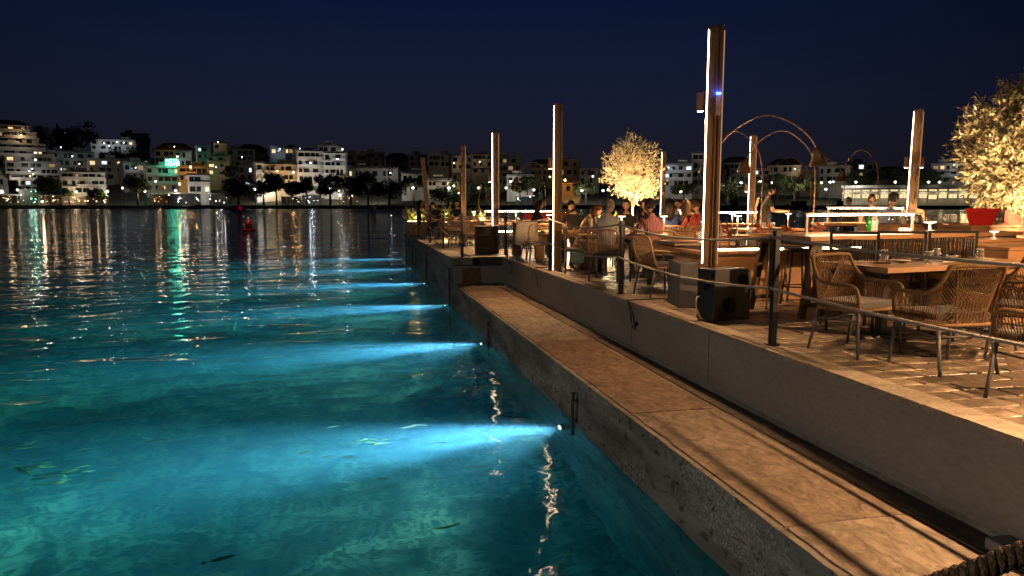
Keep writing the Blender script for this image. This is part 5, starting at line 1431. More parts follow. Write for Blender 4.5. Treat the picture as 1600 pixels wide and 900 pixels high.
# ------------------------------------------------------------------ the bay: shore, hill, town
def hill_z(x, y):
    """ground height of the far side; the shore runs across the view"""
    v = Vector((x, y)); d = v.dot(FH); s = v.dot(RH); px = 800 + 1155 * s / max(d, 1)
    t = max(0, d - 292)
    amp = 26 if px < 250 else (26 - (px - 250) / 250 * 7 if px < 500 else (19 if px < 760 else (15 if px < 1000 else 11)))
    return 1.35 + amp * (1 - math.exp(-t / 85.0)) * (1 if t > 0 else 0)
def land():
    vs = []; nx, ny = 80, 40
    ds = [262, 268, 271, 271.5, 276, 284, 292] + [292 + 10 * (k + 1) for k in range(ny - 6)]
    for j, d in enumerate(ds):
        for i in range(nx + 1):
            px = -500 + 2700 * i / nx
            v = FH * d + RH * ((px - 800) / 1155 * d)
            z = [-4, -1.0, -.3, 1.2, 1.3, 1.35, 1.35][j] if j < 7 else hill_z(v.x, v.y) + 1.2 * noise.noise((v.x * .03, v.y * .03, 2))
            if j < 4 and 330 < px < 660: z = [-4, -.8, .15, .6][j]      # low natural bank in the middle
            vs.append((v.x, v.y, z))
    fs = [(j * (nx + 1) + i, j * (nx + 1) + i + 1, (j + 1) * (nx + 1) + i + 1, (j + 1) * (nx + 1) + i) for j in range(len(ds) - 1) for i in range(nx)]
    o = MB().add(vs, fs, 0, True).build('hill', pbr('dry_scrub_ground', (.07, .065, .045), .95, scale=.06, bump=.3, bscale=.5, col2=(.035, .038, .022))); tag(o, kind='structure')
land()
FAC = {}
def fac(c, n):
    if n not in FAC: FAC[n] = pbr(n, c, .85, scale=.35, var=.12, stretch=(1, 1, .5), detail=8)
    return FAC[n]
fac((.52, .48, .42), 'cream_render'); fac((.62, .60, .57), 'white_render'); fac((.45, .36, .24), 'ochre_render'); fac((.33, .30, .27), 'grey_render'); fac((.50, .33, .16), 'orange_render'); fac((.30, .33, .32), 'bluish_render')
M['rooftile'] = pbr('roof_tile', (.20, .085, .05), .8, scale=.6, bump=.5, bscale=3)
M['pane_dark'] = pbr('dark_pane', (.015, .018, .022), .12, var=.1, spec=.6)
M['shutter'] = pbr('brown_shutter', (.10, .075, .05), .7, var=.1)
M['rail'] = pbr('balcony_rail', (.20, .19, .18), .6)
M['awning'] = pbr('pale_awning', (.42, .38, .32), .85)
LIT = {'warm': emis('warm_window', (1.0, .62, .28), 1.5), 'cool': emis('cool_window', (.72, .85, 1.0), 1.7), 'yellow': emis('yellow_window', (1.0, .80, .42), 1.0), 'blue': emis('blue_window', (.25, .45, 1.0), 1.4), 'green': emis('green_glow', (.25, 1.0, .65), 3.0), 'dim': emis('dim_window', (1.0, .6, .3), .35)}
for m_ in LIT.values(): m_.cycles.emission_sampling = 'NONE'
wmesh = {}
def window_meshes(w, h):
    k = (round(w, 1), round(h, 1))
    if k not in wmesh:
        w, h = k; f = MB()
        f.box(-w / 2 - .08, -.10, -h / 2 - .08, -w / 2, .0, h / 2 + .08).box(w / 2, -.10, -h / 2 - .08, w / 2 + .08, .0, h / 2 + .08).box(-w / 2, -.10, h / 2, w / 2, .0, h / 2 + .08).box(-w / 2, -.14, -h / 2 - .08, w / 2, .0, -h / 2)
        f.box(-.03, -.07, -h / 2, .03, -.03, h / 2)
        fm = f.mesh('window', M['shutter'])
        panes = {n: MB().add([(-w / 2, -.025, -h / 2), (w / 2, -.025, -h / 2), (w / 2, -.025, h / 2), (-w / 2, -.025, h / 2)], [(0, 1, 2, 3)]).mesh('pane', mt) for n, mt in [('off', M['pane_dark'])] + list(LIT.items())}
        wmesh[k] = (fm, panes)
    return wmesh[k]
rB = random.Random(77)
def building(px0, px1, ytop, ybase, d, label, col, tiers=None, lit=.10, floors=None, roof='flat', depth=None, yaw=0.0, balcony=True, palette=('warm', 'warm', 'yellow', 'cool', 'dim', 'dim'), cat='building', name='apartment_building'):
    """storeys of slabs, recessed windows and balconies; tiers = [(floor share, left inset, right inset)]"""
    s0, s1 = spot(px0, d), spot(px1, d); c = (s0 + s1) / 2; W = (s1 - s0).length
    zt = EYE + (315 - ytop) * d / 1155; zb = EYE + (315 - ybase) * d / 1155
    if roof == 'hip': zt -= min(4.0, W * .22) * .85
    zg = min(zb, hill_z(c.x, c.y)) - 1.0
    H = zt - zb; n = floors or max(1, round(H / 3.1)); fh = H / n
    D = depth or min(14, max(7, W * .7))
    o = empty(name, (c.x, c.y, 0), -R(azim((px0 + px1) / 2)) + R(yaw), label, cat, 'buildings on the far shore')
    mat = FAC[col]
    for f in range(n):
        li, ri = (tiers[f] if tiers else (0, 0)); x0, x1 = -W / 2 + li * W, W / 2 - ri * W; a, b = zb + f * fh, zb + (f + 1) * fh
        w_ = MB().box(x0, 0, a if f else zg, x1, D, b - .22).build('wall', mat, o)
        sl = MB().box(x0 - .25, -1.35 if balcony else -.3, b - .24, x1 + .25, D + .2, b).build('floor_slab', mat, o)
        if balcony and f:
            split = rB.random()
            bx0, bx1 = (x0, x1) if split < .72 else ((x0, x0 + (x1 - x0) * .62) if split < .86 else (x0 + (x1 - x0) * .35, x1))
            if rB.random() < .8: MB().box(bx0, -1.22, a + .001, bx1, -1.12, a + .95).build('balcony_front', mat, o)
            else:
                r_ = MB().box(bx0, -1.2, a + .85, bx1, -1.14, a + .92)
                k = bx0
                while k < bx1: r_.box(k, -1.19, a, k + .05, -1.15, a + .85); k += .5
                r_.build('balcony_rail', M['rail'], o)
            if rB.random() < .25:
                ax = rB.uniform(bx0, (bx0 + bx1) / 2); al = min(rB.uniform(2.5, 5), bx1 - ax)
                MB().hexa([(ax, -1.5, b - .75), (ax + al, -1.5, b - .75), (ax + al, -.05, b - .30), (ax, -.05, b - .30)], [(ax, -1.5, b - .70), (ax + al, -1.5, b - .70), (ax + al, -.05, b - .24), (ax, -.05, b - .24)]).build('awning', M['awning'], o)
        wh = min(1.9, fh * .55); x = x0 + .7
        while x < x1 - 1.2:
            ww = rB.choice((1.0, 1.4, 1.9)) if W < 60 else 2.4
            if x + ww > x1 - .3: break
            fm, panes = window_meshes(ww, wh)
            wo = obj('window', fm, o, (x + ww / 2, -.002, a + (b - a) * .5))
            obj('pane', panes[rB.choice(palette) if rB.random() < lit else 'off'], wo)
            x += ww + rB.choice((.5, .9, 1.6, 2.6))
    li, ri = (tiers[-1] if tiers else (0, 0)); x0, x1 = -W / 2 + li * W, W / 2 - ri * W
    if roof == 'flat':
        p = MB().box(x0 - .2, -.3, zt, x1 + .2, -.1, zt + .6).box(x0 - .2, -.1, zt, x0, D, zt + .6).box(x1, -.1, zt, x1 + .2, D, zt + .6); p.build('parapet', mat, o)
        if W > 9: q = rB.uniform(x0 + 1, x1 - 5); MB().box(q, 2, zt, q + 3.6, 5.5, zt + 2.2).build('stair_head', mat, o)
        for k in range(rB.randint(0, 2)):
            q = rB.uniform(x0, x1); MB().tube([(q, 2, zt), (q, 2, zt + rB.uniform(2, 3.5))], .05, 4).build('aerial', M['rail'], o)
    else:
        hh = min(4.0, (x1 - x0) * .22); ym = D / 2
        MB().add([(x0 - .8, -1.2, zt), (x1 + .8, -1.2, zt), (x1 + .8, D + .8, zt), (x0 - .8, D + .8, zt), ((x0 * .75 + x1 * .25) if x1 - x0 > 9 else (x0 + x1) / 2 - .2, ym, zt + hh), ((x1 * .75 + x0 * .25) if x1 - x0 > 9 else (x0 + x1) / 2 + .2, ym, zt + hh)],
                 [(0, 1, 5, 4), (1, 2, 5), (2, 3, 4, 5), (3, 0, 4), (3, 2, 1, 0)]).build('roof', M['rooftile'], o)
    o['_f'] = 1
    del o['_f']
    o_info = dict(W=W, zb=zb, zt=zt, fh=fh, D=D)
    return o, o_info
def wall_lamp(b, px, py, d, col, power, label, r=.22):
    """a lamp under a balcony, on a terrace or over a door"""
    s = spot(px, d); z = EYE + (315 - py) * d / 1155
    o = empty('balcony_lamp', (s.x, s.y, z), 0, label, 'lamp', 'lamps on the far buildings')
    MB().blob((0, 0, 0), r, r, r, 8, 6).build('globe', (LAMPS if True else 0)[col], o); MB().box(-.05, .0, .18, .05, .6, .28).build('bracket', M['rail'], o)
    light('glow', 'POINT', (0, -.5, -.3), power, {'white': (.92, .95, 1), 'warm': (1, .68, .36), 'cool': (.7, .85, 1), 'orange': (1, .5, .15), 'green': (.1, 1, .5)}[col], parent=o, radius=.15)
LAMPS = {'white': emis('white_globe', (1, .97, .9), 13), 'warm': emis('warm_globe', (1, .75, .45), 14), 'cool': emis('cool_globe', (.75, .88, 1), 13), 'orange': emis('orange_globe', (1, .5, .14), 60), 'green': emis('green_globe', (.1, 1, .5), 60)}
ROWS = [
    (20.0, 92.0, 187.0, 300.0, 284.0, 'stepped apartment tower with tiered balconies at the near end of the town', 'cream_render', 'tiers', 'hip'),
    (-40.0, 10.0, 250.0, 305.0, 288.0, 'pale apartment block cut by the photo edge at the shore', 'cream_render', '', 'flat'),
    (102.0, 163.0, 270.0, 303.0, 282.0, 'low white house with two terraces between two trees by the promenade', 'white_render', '', 'flat'),
    (88.0, 147.0, 240.0, 272.0, 318.0, 'bluish terrace block behind the low white house', 'bluish_render', '', 'flat'),
    (145.0, 196.0, 251.0, 282.0, 322.0, 'balconied block tinted green by the hotel sign', 'cream_render', '', 'flat'),
    (198.0, 233.0, 256.0, 284.0, 312.0, 'small house with one lit window left of the hotel', 'grey_render', '', 'flat'),
    (233.0, 282.0, 262.0, 300.0, 305.0, 'hotel block carrying the green neon sign', 'grey_render', '', 'flat'),
    (283.0, 326.0, 262.0, 284.0, 300.0, 'orange lit house beside the hotel sign', 'orange_render', '', 'flat'),
    (296.0, 328.0, 274.0, 303.0, 284.0, 'white terrace house on the promenade under the orange house', 'white_render', '', 'flat'),
    (248.0, 306.0, 226.0, 258.0, 352.0, 'house with a dark tiled roof above the hotel sign', 'ochre_render', '', 'hip'),
    (152.0, 214.0, 222.0, 236.0, 392.0, 'long villa with bright white terrace lamps on the ridge', 'white_render', '', 'flat'),
    (197.0, 236.0, 212.0, 226.0, 410.0, 'grey house on top of the ridge behind the villa', 'grey_render', '', 'flat'),
    (105.0, 122.0, 206.0, 218.0, 400.0, 'dark house between the ridge trees', 'grey_render', '', 'flat'),
    (278.0, 302.0, 238.0, 262.0, 340.0, 'narrow lit terrace right above the orange house', 'cream_render', '', 'flat'),
    (312.0, 331.0, 231.0, 262.0, 335.0, 'narrow white house with a lit side wall below the ridge', 'white_render', '', 'flat'),
    (328.0, 361.0, 246.0, 275.0, 318.0, 'yellow lit apartment house left of the park trees', 'ochre_render', '', 'flat'),
    (338.0, 358.0, 222.0, 236.0, 400.0, 'house with one bright lamp on the skyline', 'grey_render', '', 'hip'),
    (360.0, 398.0, 236.0, 262.0, 360.0, 'dark row house on the slope behind the yellow house', 'grey_render', '', 'flat'),
    (376.0, 420.0, 228.0, 242.0, 410.0, 'long dark house on the skyline over the park', 'bluish_render', '', 'hip'),
    (402.0, 416.0, 256.0, 298.0, 296.0, 'white tower end of the tan block above the park', 'white_render', '', 'flat'),
    (417.0, 466.0, 258.0, 298.0, 298.0, 'tan apartment block with deep shaded balconies above the park', 'ochre_render', '', 'flat'),
    (426.0, 448.0, 232.0, 244.0, 395.0, 'house with a blue white lit terrace on the skyline', 'bluish_render', '', 'flat'),
    (448.0, 468.0, 228.0, 244.0, 405.0, 'dark house right of the blue lit terrace', 'grey_render', '', 'hip'),
    (467.0, 507.0, 238.0, 286.0, 300.0, 'bright white apartment block above the park, windowed front', 'white_render', '', 'flat'),
    (508.0, 541.0, 241.0, 286.0, 301.0, 'side wing of the bright white block with wide balconies', 'white_render', '', 'flat'),
    (500.0, 537.0, 230.0, 240.0, 330.0, 'rooftop house above the bright white block', 'cream_render', '', 'flat'),
    (541.0, 572.0, 243.0, 262.0, 370.0, 'house with a lamp on its roof right of the bright white block', 'grey_render', '', 'flat'),
    (530.0, 622.0, 264.0, 280.0, 318.0, 'long low building with a lit eave behind the park trees', 'grey_render', '', 'flat'),
    (566.0, 602.0, 240.0, 256.0, 395.0, 'terraced house above the park, left of two', 'cream_render', '', 'flat'),
    (604.0, 640.0, 241.0, 256.0, 392.0, 'terraced house above the park, right of two', 'grey_render', '', 'hip'),
    (640.0, 668.0, 244.0, 262.0, 380.0, 'grey house behind the top of the leaning pole', 'grey_render', '', 'flat'),
    (628.0, 672.0, 272.0, 300.0, 300.0, 'white villa with an arched porch left of the narrow pole', 'white_render', '', 'flat'),
    (668.0, 706.0, 282.0, 306.0, 292.0, 'low white house beyond the narrow pole', 'white_render', '', 'flat'),
    (670.0, 705.0, 243.0, 262.0, 372.0, 'long balconied block behind the narrow pole, lit window at one end', 'cream_render', '', 'flat'),
    (706.0, 738.0, 246.0, 266.0, 365.0, 'balconied block with two lit windows between two poles', 'cream_render', '', 'flat'),
    (738.0, 776.0, 243.0, 272.0, 350.0, 'balconied block left of the third lit pole', 'grey_render', '', 'flat'),
    (776.0, 815.0, 248.0, 290.0, 335.0, 'tall grey block right of the third lit pole', 'bluish_render', '', 'flat'),
    (792.0, 832.0, 276.0, 300.0, 298.0, 'pale house among trees behind the far arc lamps', 'white_render', '', 'flat'),
    (828.0, 864.0, 251.0, 275.0, 350.0, 'ochre house with a tiled roof left of the fourth lit pole', 'ochre_render', '', 'hip'),
    (866.0, 904.0, 252.0, 276.0, 345.0, 'yellow apartment house right of the fourth lit pole', 'ochre_render', '', 'flat'),
    (868.0, 904.0, 280.0, 302.0, 296.0, 'orange lit house with a tiled roof below the yellow one', 'orange_render', '', 'hip'),
    (905.0, 935.0, 266.0, 288.0, 330.0, 'dark house between the yellow house and the olive tree', 'grey_render', '', 'flat'),
    (1036.0, 1080.0, 259.0, 292.0, 310.0, 'apartment block with cool lit windows right of the olive tree', 'white_render', '', 'flat'),
    (1079.0, 1101.0, 241.0, 292.0, 312.0, 'tall narrow block against the tallest pole', 'cream_render', '', 'flat'),
    (1128.0, 1172.0, 247.0, 268.0, 345.0, 'dark gabled house behind the largest arc lamp', 'grey_render', '', 'hip'),
    (1140.0, 1200.0, 266.0, 284.0, 318.0, 'pale row with awnings behind the second arc lamp', 'grey_render', '', 'flat'),
    (1198.0, 1248.0, 250.0, 272.0, 335.0, 'white house with a dark roof under the arc lamps', 'white_render', '', 'hip'),
    (1250.0, 1282.0, 268.0, 286.0, 325.0, 'low house behind the small far arc lamps', 'grey_render', '', 'flat'),
    (1279.0, 1324.0, 262.0, 286.0, 318.0, 'pale apartment house under the largest lamp shade', 'cream_render', '', 'flat'),
    (1323.0, 1366.0, 256.0, 280.0, 345.0, 'grey house behind the far arc lamp', 'grey_render', '', 'flat'),
    (1366.0, 1412.0, 262.0, 284.0, 350.0, 'dark house behind the trees of the terminal', 'grey_render', '', 'hip'),
    (1455.0, 1500.0, 258.0, 286.0, 322.0, 'white gabled house beyond the terminal, left of the big olive tree', 'white_render', '', 'flat'),
    (1500.0, 1560.0, 262.0, 290.0, 330.0, 'pale block behind the big olive tree', 'grey_render', '', 'flat'),
]
TIERS = [(.30, .42), (.22, .02), (.06, 0), (0, 0), (0, 0), (0, .06), (-.3, .10), (-.3, .26), (-.3, .36), (-.3, .40), (-.15, .52)]
BI = {}
for (x0, x1, yt, yb, d, lab, col, tr, roof) in ROWS:
    warm = 'yellow lit' in lab or 'orange' in lab
    big = d < 330
    o, inf = building(x0, x1, yt, yb, d, lab, col, TIERS if tr else None, lit=.12 if big else .09, floors=len(TIERS) if tr else None, roof=roof,
             balcony=(d < 360), yaw=rB.uniform(-10, 10) if not tr else 4, palette=('cool', 'cool', 'blue', 'warm') if 'cool lit' in lab else ('warm', 'warm', 'yellow', 'cool', 'dim', 'dim', 'dim'))
    BI[lab] = (o, inf)
# small houses filling the slope between the named ones
rF = random.Random(31)
FILL = []
for k in range(60):
    px = rF.choice((rF.uniform(90, 420), rF.uniform(380, 640), rF.uniform(640, 1000), rF.uniform(1120, 1560))); d = rF.uniform(320, 430)
    w = rF.uniform(16, 34); v = spot(px, d); zb = hill_z(v.x, v.y); yb = 315 - (zb - EYE) * 1155 / d; hgt = rF.choice((6.2, 6.2, 9.3)) * 1155 / d
    near = min(ROWS, key=lambda r: abs((r[0] + r[1]) / 2 - px))[5]
    side = 'higher up the slope behind the ' if d > 370 else 'on the slope behind the '
    lb_ = ('dark little house ' if k % 2 else 'small plain house ') + side + ' '.join(near.split()[:6])
    if any(q[5] == lb_ for q in FILL): continue
    FILL.append((px - w / 2, px + w / 2, yb - hgt, yb, d, ('dark little house ' if k % 2 else 'small plain house ') + side + ' '.join(near.split()[:6]), rF.choice(('grey_render', 'cream_render', 'bluish_render', 'ochre_render')), rF.choice(('flat', 'flat', 'hip'))))
for (x0, x1, yt, yb, d, lab, col, roof) in FILL:
    building(x0, x1, yt, yb, d, lab, col, None, lit=.14, roof=roof, balcony=rF.random() < .6, yaw=rF.uniform(-14, 14), name='hillside_house')
# hotel sign: two lines of neon capitals on a frame
def neon_text(txt, w, h, mat, parent, loc, name):
    cu = bpy.data.curves.new('letters', 'FONT'); cu.body = txt; cu.size = 1.0; cu.extrude = .06; cu.align_x = 'CENTER'
    t = bpy.data.objects.new('letters', cu); COL.objects.link(t)
    dg = bpy.context.evaluated_depsgraph_get(); me = bpy.data.meshes.new_from_object(t.evaluated_get(dg)); bpy.data.objects.remove(t)
    xs = [v.co.x for v in me.vertices]; ys = [v.co.y for v in me.vertices]
    sx = w / (max(xs) - min(xs)); sy = h / (max(ys) - min(ys)); cx = (max(xs) + min(xs)) / 2; y0 = min(ys)
    for v in me.vertices: v.co = ((v.co.x - cx) * sx, -v.co.z * 3 - .05, (v.co.y - y0) * sy)
    me.materials.clear(); me.materials.append(mat)
    return obj(name, me, parent, loc)
s = spot(273.5, 303); zs = EYE + (315 - 261) * 303 / 1155
sg = empty('neon_sign', (s.x, s.y, zs), -R(azim(273)), 'green white neon HOTEL sign in two lines on the hotel roof', 'sign')
nm_ = emis('green_neon', (.10, 1.0, .62), 30)
neon_text('HOTEL', 5.0, 1.1, nm_, sg, (-.2, 0, 1.75), 'letters'); neon_text('HOTEL', 5.6, 1.2, nm_, sg, (0, 0, .25), 'letters')
fr = MB(); 
for x in (-2.7, -.9, .9, 2.7): fr.box(x - .06, .12, -1.5, x + .06, .24, 3.0)
fr.build('frame', M['rail'], sg)
light('neon_glow', 'POINT', (0, -1.5, 1.2), 650, (.06, 1, .5), parent=sg, radius=.8)

# ------------------------------------------------------------------ street lamps on the promenade
SL = [(120, 300, 276), (169, 299, 276), (193, 294, 277), (227, 299, 277), (275.5, 298, 277), (295.5, 279, 300), (324, 297, 278), (399, 296, 279), (410, 298, 290), (420, 299, 295), (449, 298, 292), (451, 294, 284), (468.5, 298, 288),
      (514.5, 294.5, 282), (530, 298, 292), (531, 305, 284), (580.5, 294, 280), (590, 297.5, 292), (645.5, 294, 280), (702, 294, 279), (709, 291, 283), (748, 294, 279), (798, 284, 286), (791, 294, 279), (834, 297, 284), (859, 277, 300),
      (909, 298, 285), (942, 298, 280), (950, 297, 287), (1013, 299, 286), (1063.5, 300, 280), (1157, 286, 279), (1187, 284, 290), (1204, 286, 280), (1250, 286, 280), (1282, 286, 286), (1295.5, 285, 282), (1300.7, 284.5, 290), (1289.5, 296, 275),
      (1335.5, 285, 272), (1397, 285, 272), (1449, 285, 272), (1466, 285, 285), (1510, 285, 280), (29, 297, 277), (66, 315, 274), (1117, 292, 282), (-60, 297, 278), (1570, 288, 280), (1660, 288, 280)]
LND = ['near the green lit bar', 'in front of the low white house', 'in front of the park', 'near the terraces', 'in front of the villa', 'by the boats']
def near_of(q): return min(ROWS, key=lambda r: abs((r[0] + r[1]) / 2 - q[0]) + abs(r[4] - q[2]) * .3)[5]
def street_lamp(px, py, d, i):
    s = spot(px, d); zl = EYE + (315 - py) * d / 1155; zg = 1.3 if d < 296 else hill_z(s.x, s.y) - .1
    nb = near_of((px, py, d))
    k_ = sum(1 for q in SL if near_of(q) == nb and q[0] < px); n_ = sum(1 for q in SL if near_of(q) == nb)
    o = empty('street_lamp', (s.x, s.y, zg), -R(azim(px)), ('' if n_ == 1 else (['left', 'right'] if n_ == 2 else ['leftmost', 'second', 'third', 'fourth', 'fifth', 'sixth', 'seventh'])[k_] + ' ') + 'lit street lamp before the ' + ' '.join(nb.split()[:9]), 'street lamp', 'street lamps across the bay')
    h = max(1.2, zl - zg); R_ = .40 if d < 290 else .32
    MB().tube([(0, 0, 0), (0, 0, h * .5), (0, 0, h - R_)], [.10, .08, .06], 6).build('mast', M['darkgrey'], o)
    MB().blob((0, 0, h), R_, R_, R_ * .8, 8, 6).build('globe', LAMPS['white'] if i % 5 else LAMPS['warm'], o)
    light('street_light', 'SPOT', (0, .45, h - R_ - .1), 900 + 420 * (i % 3), (1, .93, .80) if i % 5 else (1, .75, .45), parent=o, radius=.2, spot=R(172), blend=.25, aim=(0, 1, -.18))
for i, q in enumerate(SL): street_lamp(*q, i)
o = None
WL = [(41, 214, 283, 'warm', 260, 'warm lamp on a high balcony of the stepped tower'), (60, 251, 282, 'white', 420, 'bright white lamp on a middle balcony of the stepped tower'), (54, 265, 282, 'cool', 300, 'cool lamp on a lower balcony of the stepped tower'), (55, 273, 282, 'warm', 260, 'warm lamp on the lowest balcony of the stepped tower'), (17, 228, 283, 'white', 150, 'white lamp on the left part of the stepped tower'),
      (168, 226, 389, 'white', 330, 'bright terrace lamp on the ridge villa, leftmost'), (189, 224, 389, 'cool', 260, 'bright terrace lamp on the ridge villa, second'), (199, 225, 389, 'cool', 260, 'bright terrace lamp on the ridge villa, third'), (176, 230, 388, 'white', 300, 'lower terrace lamp on the ridge villa'),
      (277, 231, 350, 'warm', 200, 'warm lamp on the house above the hotel sign'), (281, 246, 338, 'white', 500, 'bright lamp on the terrace beside the hotel sign'), (345, 224, 398, 'warm', 350, 'bright lamp on the skyline house'), (440, 235, 393, 'cool', 500, 'cool lamp on the blue lit skyline terrace'), (471, 234, 396, 'cool', 250, 'cool lamp near the roof of the bright white block'),
      (537, 235, 328, 'white', 500, 'lamp on the rooftop house of the bright white block'), (381, 247, 340, 'warm', 300, 'warm lamp on the slope above the park'), (118, 245, 316, 'cool', 220, 'cool lamp on the bluish terrace block'), (128, 257, 317, 'warm', 160, 'warm lamp on the bluish terrace block'), (101, 232, 330, 'warm', 220, 'warm lamp on a terrace below the ridge trees'), (215, 263, 311, 'cool', 200, 'cool lamp on the house left of the hotel'),
      (282, 288, 290, 'orange', 900, 'orange lamp before the orange house'), (245, 284, 296, 'cool', 420, 'cool lamp at the foot of the hotel'), (882.5, 282, 294, 'orange', 900, 'orange lamp by the orange lit house'), (926, 276, 300, 'white', 500, 'white lamp between the yellow house and the olive tree'), (340, 262, 312, 'warm', 380, 'warm lamp on the yellow lit apartment house'),
      (487, 256, 298, 'white', 260, 'white lamp on the front of the bright white block'), (529, 250, 299, 'cool', 180, 'cool lamp on the wing of the bright white block'), (611, 271, 316, 'white', 300, 'lamp under the eave of the long low building'), (710, 256, 363, 'warm', 260, 'warm lamp on the block between two poles'), (750, 254, 348, 'yellow', 240, 'yellowish lamp on the block left of the third lit pole'),
      (1043, 263, 309, 'cool', 300, 'cool lamp on the block right of the olive tree'), (1240, 265, 333, 'warm', 180, 'small lamp on the white house under the arc lamps'), (1161, 254, 343, 'white', 90, 'small lamp on the dark gabled house'), (1428, 262, 330, 'white', 220, 'white lamp right of the pole with twin boxes'), (1487, 259, 320, 'white', 260, 'lamp on the white gabled house'), (460, 270, 296, 'orange', 500, 'orange lamp lighting the tan block'), (435, 268, 296, 'orange', 240, 'dim orange lamp on the tan block'), (300, 262, 298, 'orange', 420, 'orange lamp on the orange lit house')]
LAMPS['yellow'] = LAMPS['warm']
for px, py, d, c, pw, lab in WL: wall_lamp(None, px, py, d - 3.0, c if c != 'yellow' else 'warm', pw, lab, .20 if pw < 400 else .32)

M['dark_back'] = pbr('dark_timber', (.05, .042, .035), .8, scale=1.2, var=.3)
# seafront cafes
CAFE_BULB = {'green': emis('cafe_bulb_green', (.25, 1, .6), 9), 'warm': emis('cafe_bulb', (1, .72, .4), 5), 'orange': emis('cafe_bulb_orange', (1, .5, .16), 4), 'white': emis('cafe_bulb_white', (1, .97, .9), 7), 'cool': emis('cafe_bulb_cool', (.8, .9, 1), 7)}
def cafe(px0, px1, ytop, d, label, matroof, lamp, pw, n_lamps=5, ybase=316):
    s0, s1 = spot(px0, d), spot(px1, d); c = (s0 + s1) / 2; W = (s1 - s0).length; zt = EYE + (315 - ytop) * d / 1155; zb = 1.3
    o = empty('seafront_cafe', (c.x, c.y, zb), -R(azim((px0 + px1) / 2)), label, 'cafe', 'cafes along the far promenade'); h = zt - zb
    MB().hexa([(-W / 2, -2, h - .25), (W / 2, -2, h - .25), (W / 2, 3, h - .1), (-W / 2, 3, h - .1)], [(-W / 2, -2, h - .15), (W / 2, -2, h - .15), (W / 2, 3, h + .15), (-W / 2, 3, h + .15)]).build('canopy', matroof, o)
    MB().box(-W / 2, 2.8, 0, W / 2, 3.0, h - .26).build('back_wall', M['dark_back'], o)
    x = -W / 2 + .1
    while x <= W / 2: MB().box(x - .06, -1.9, 0, x + .06, -1.78, h - .26).build('post', M['rail'], o); x += max(2.0, W / 5)
    for k in range(int(W / 2.2)):
        t = MB(); xx = -W / 2 + 1 + 2.2 * k; t.box(xx - .4, -1.2, .7, xx + .4, -.4, .75).box(xx - .05, -.85, 0, xx + .05, -.75, .7); t.build('table', M['awning'], o)
    for k in range(n_lamps + 3):
        r_ = rB.choice((.08, .10, .13, .2)); MB().blob((rB.uniform(-W / 2 + .3, W / 2 - .3), rB.uniform(-1.6, 1.5), rB.uniform(.9, h - .35)), r_, r_, r_, 6, 5).build('lamp', CAFE_BULB.get(lamp, LAMPS[lamp]), o)
    light('cafe_light', 'POINT', (0, -.3, h - .8), pw * .5, {'warm': (1, .65, .32), 'green': (.3, 1, .65), 'white': (.95, .97, 1), 'orange': (1, .55, .2), 'cool': (.75, .9, 1)}[lamp], parent=o, radius=.3)
cafe(0, 30, 304, 279, 'warm lit cafe at the left edge of the photo', M['awning'], 'warm', 260, 6)
gp = (33, 61)
cafe(33, 61, 296, 279, 'bar pavilion glowing green and white below the stepped tower', FAC['white_render'], 'green', 900, 6)
cafe(64, 98, 305, 279, 'warm lit cafe right of the green glowing bar', M['awning'], 'warm', 260, 7)
cafe(100, 135, 306, 279, 'warm lit cafe before the low white house', M['awning'], 'warm', 260, 7)
cafe(137, 168, 306, 279, 'warm lit cafe right of the low white house', M['awning'], 'warm', 160, 6)
cafe(236, 262, 303, 280, 'orange lit cafe below the hotel', M['awning'], 'orange', 330, 5)
cafe(264, 312, 302, 279, 'bright white framed cafe pavilion below the hotel sign', FAC['white_render'], 'white', 600, 8)
cafe(328, 362, 303, 281, 'white lit cafe under trees at the edge of the park', M['awning'], 'white', 480, 5)
cafe(472, 502, 304, 287, 'bright kiosk among the park trees', FAC['white_render'], 'cool', 700, 4)
cafe(440, 470, 306, 289, 'warm lit kiosk among the park trees', M['awning'], 'warm', 200, 4)
cafe(535, 560, 302, 290, 'yellow lit kiosk behind the dark park trees', M['awning'], 'warm', 300, 4)
cafe(806, 836, 306, 288, 'white lit stall under the far arc lamps', FAC['white_render'], 'cool', 320, 4)

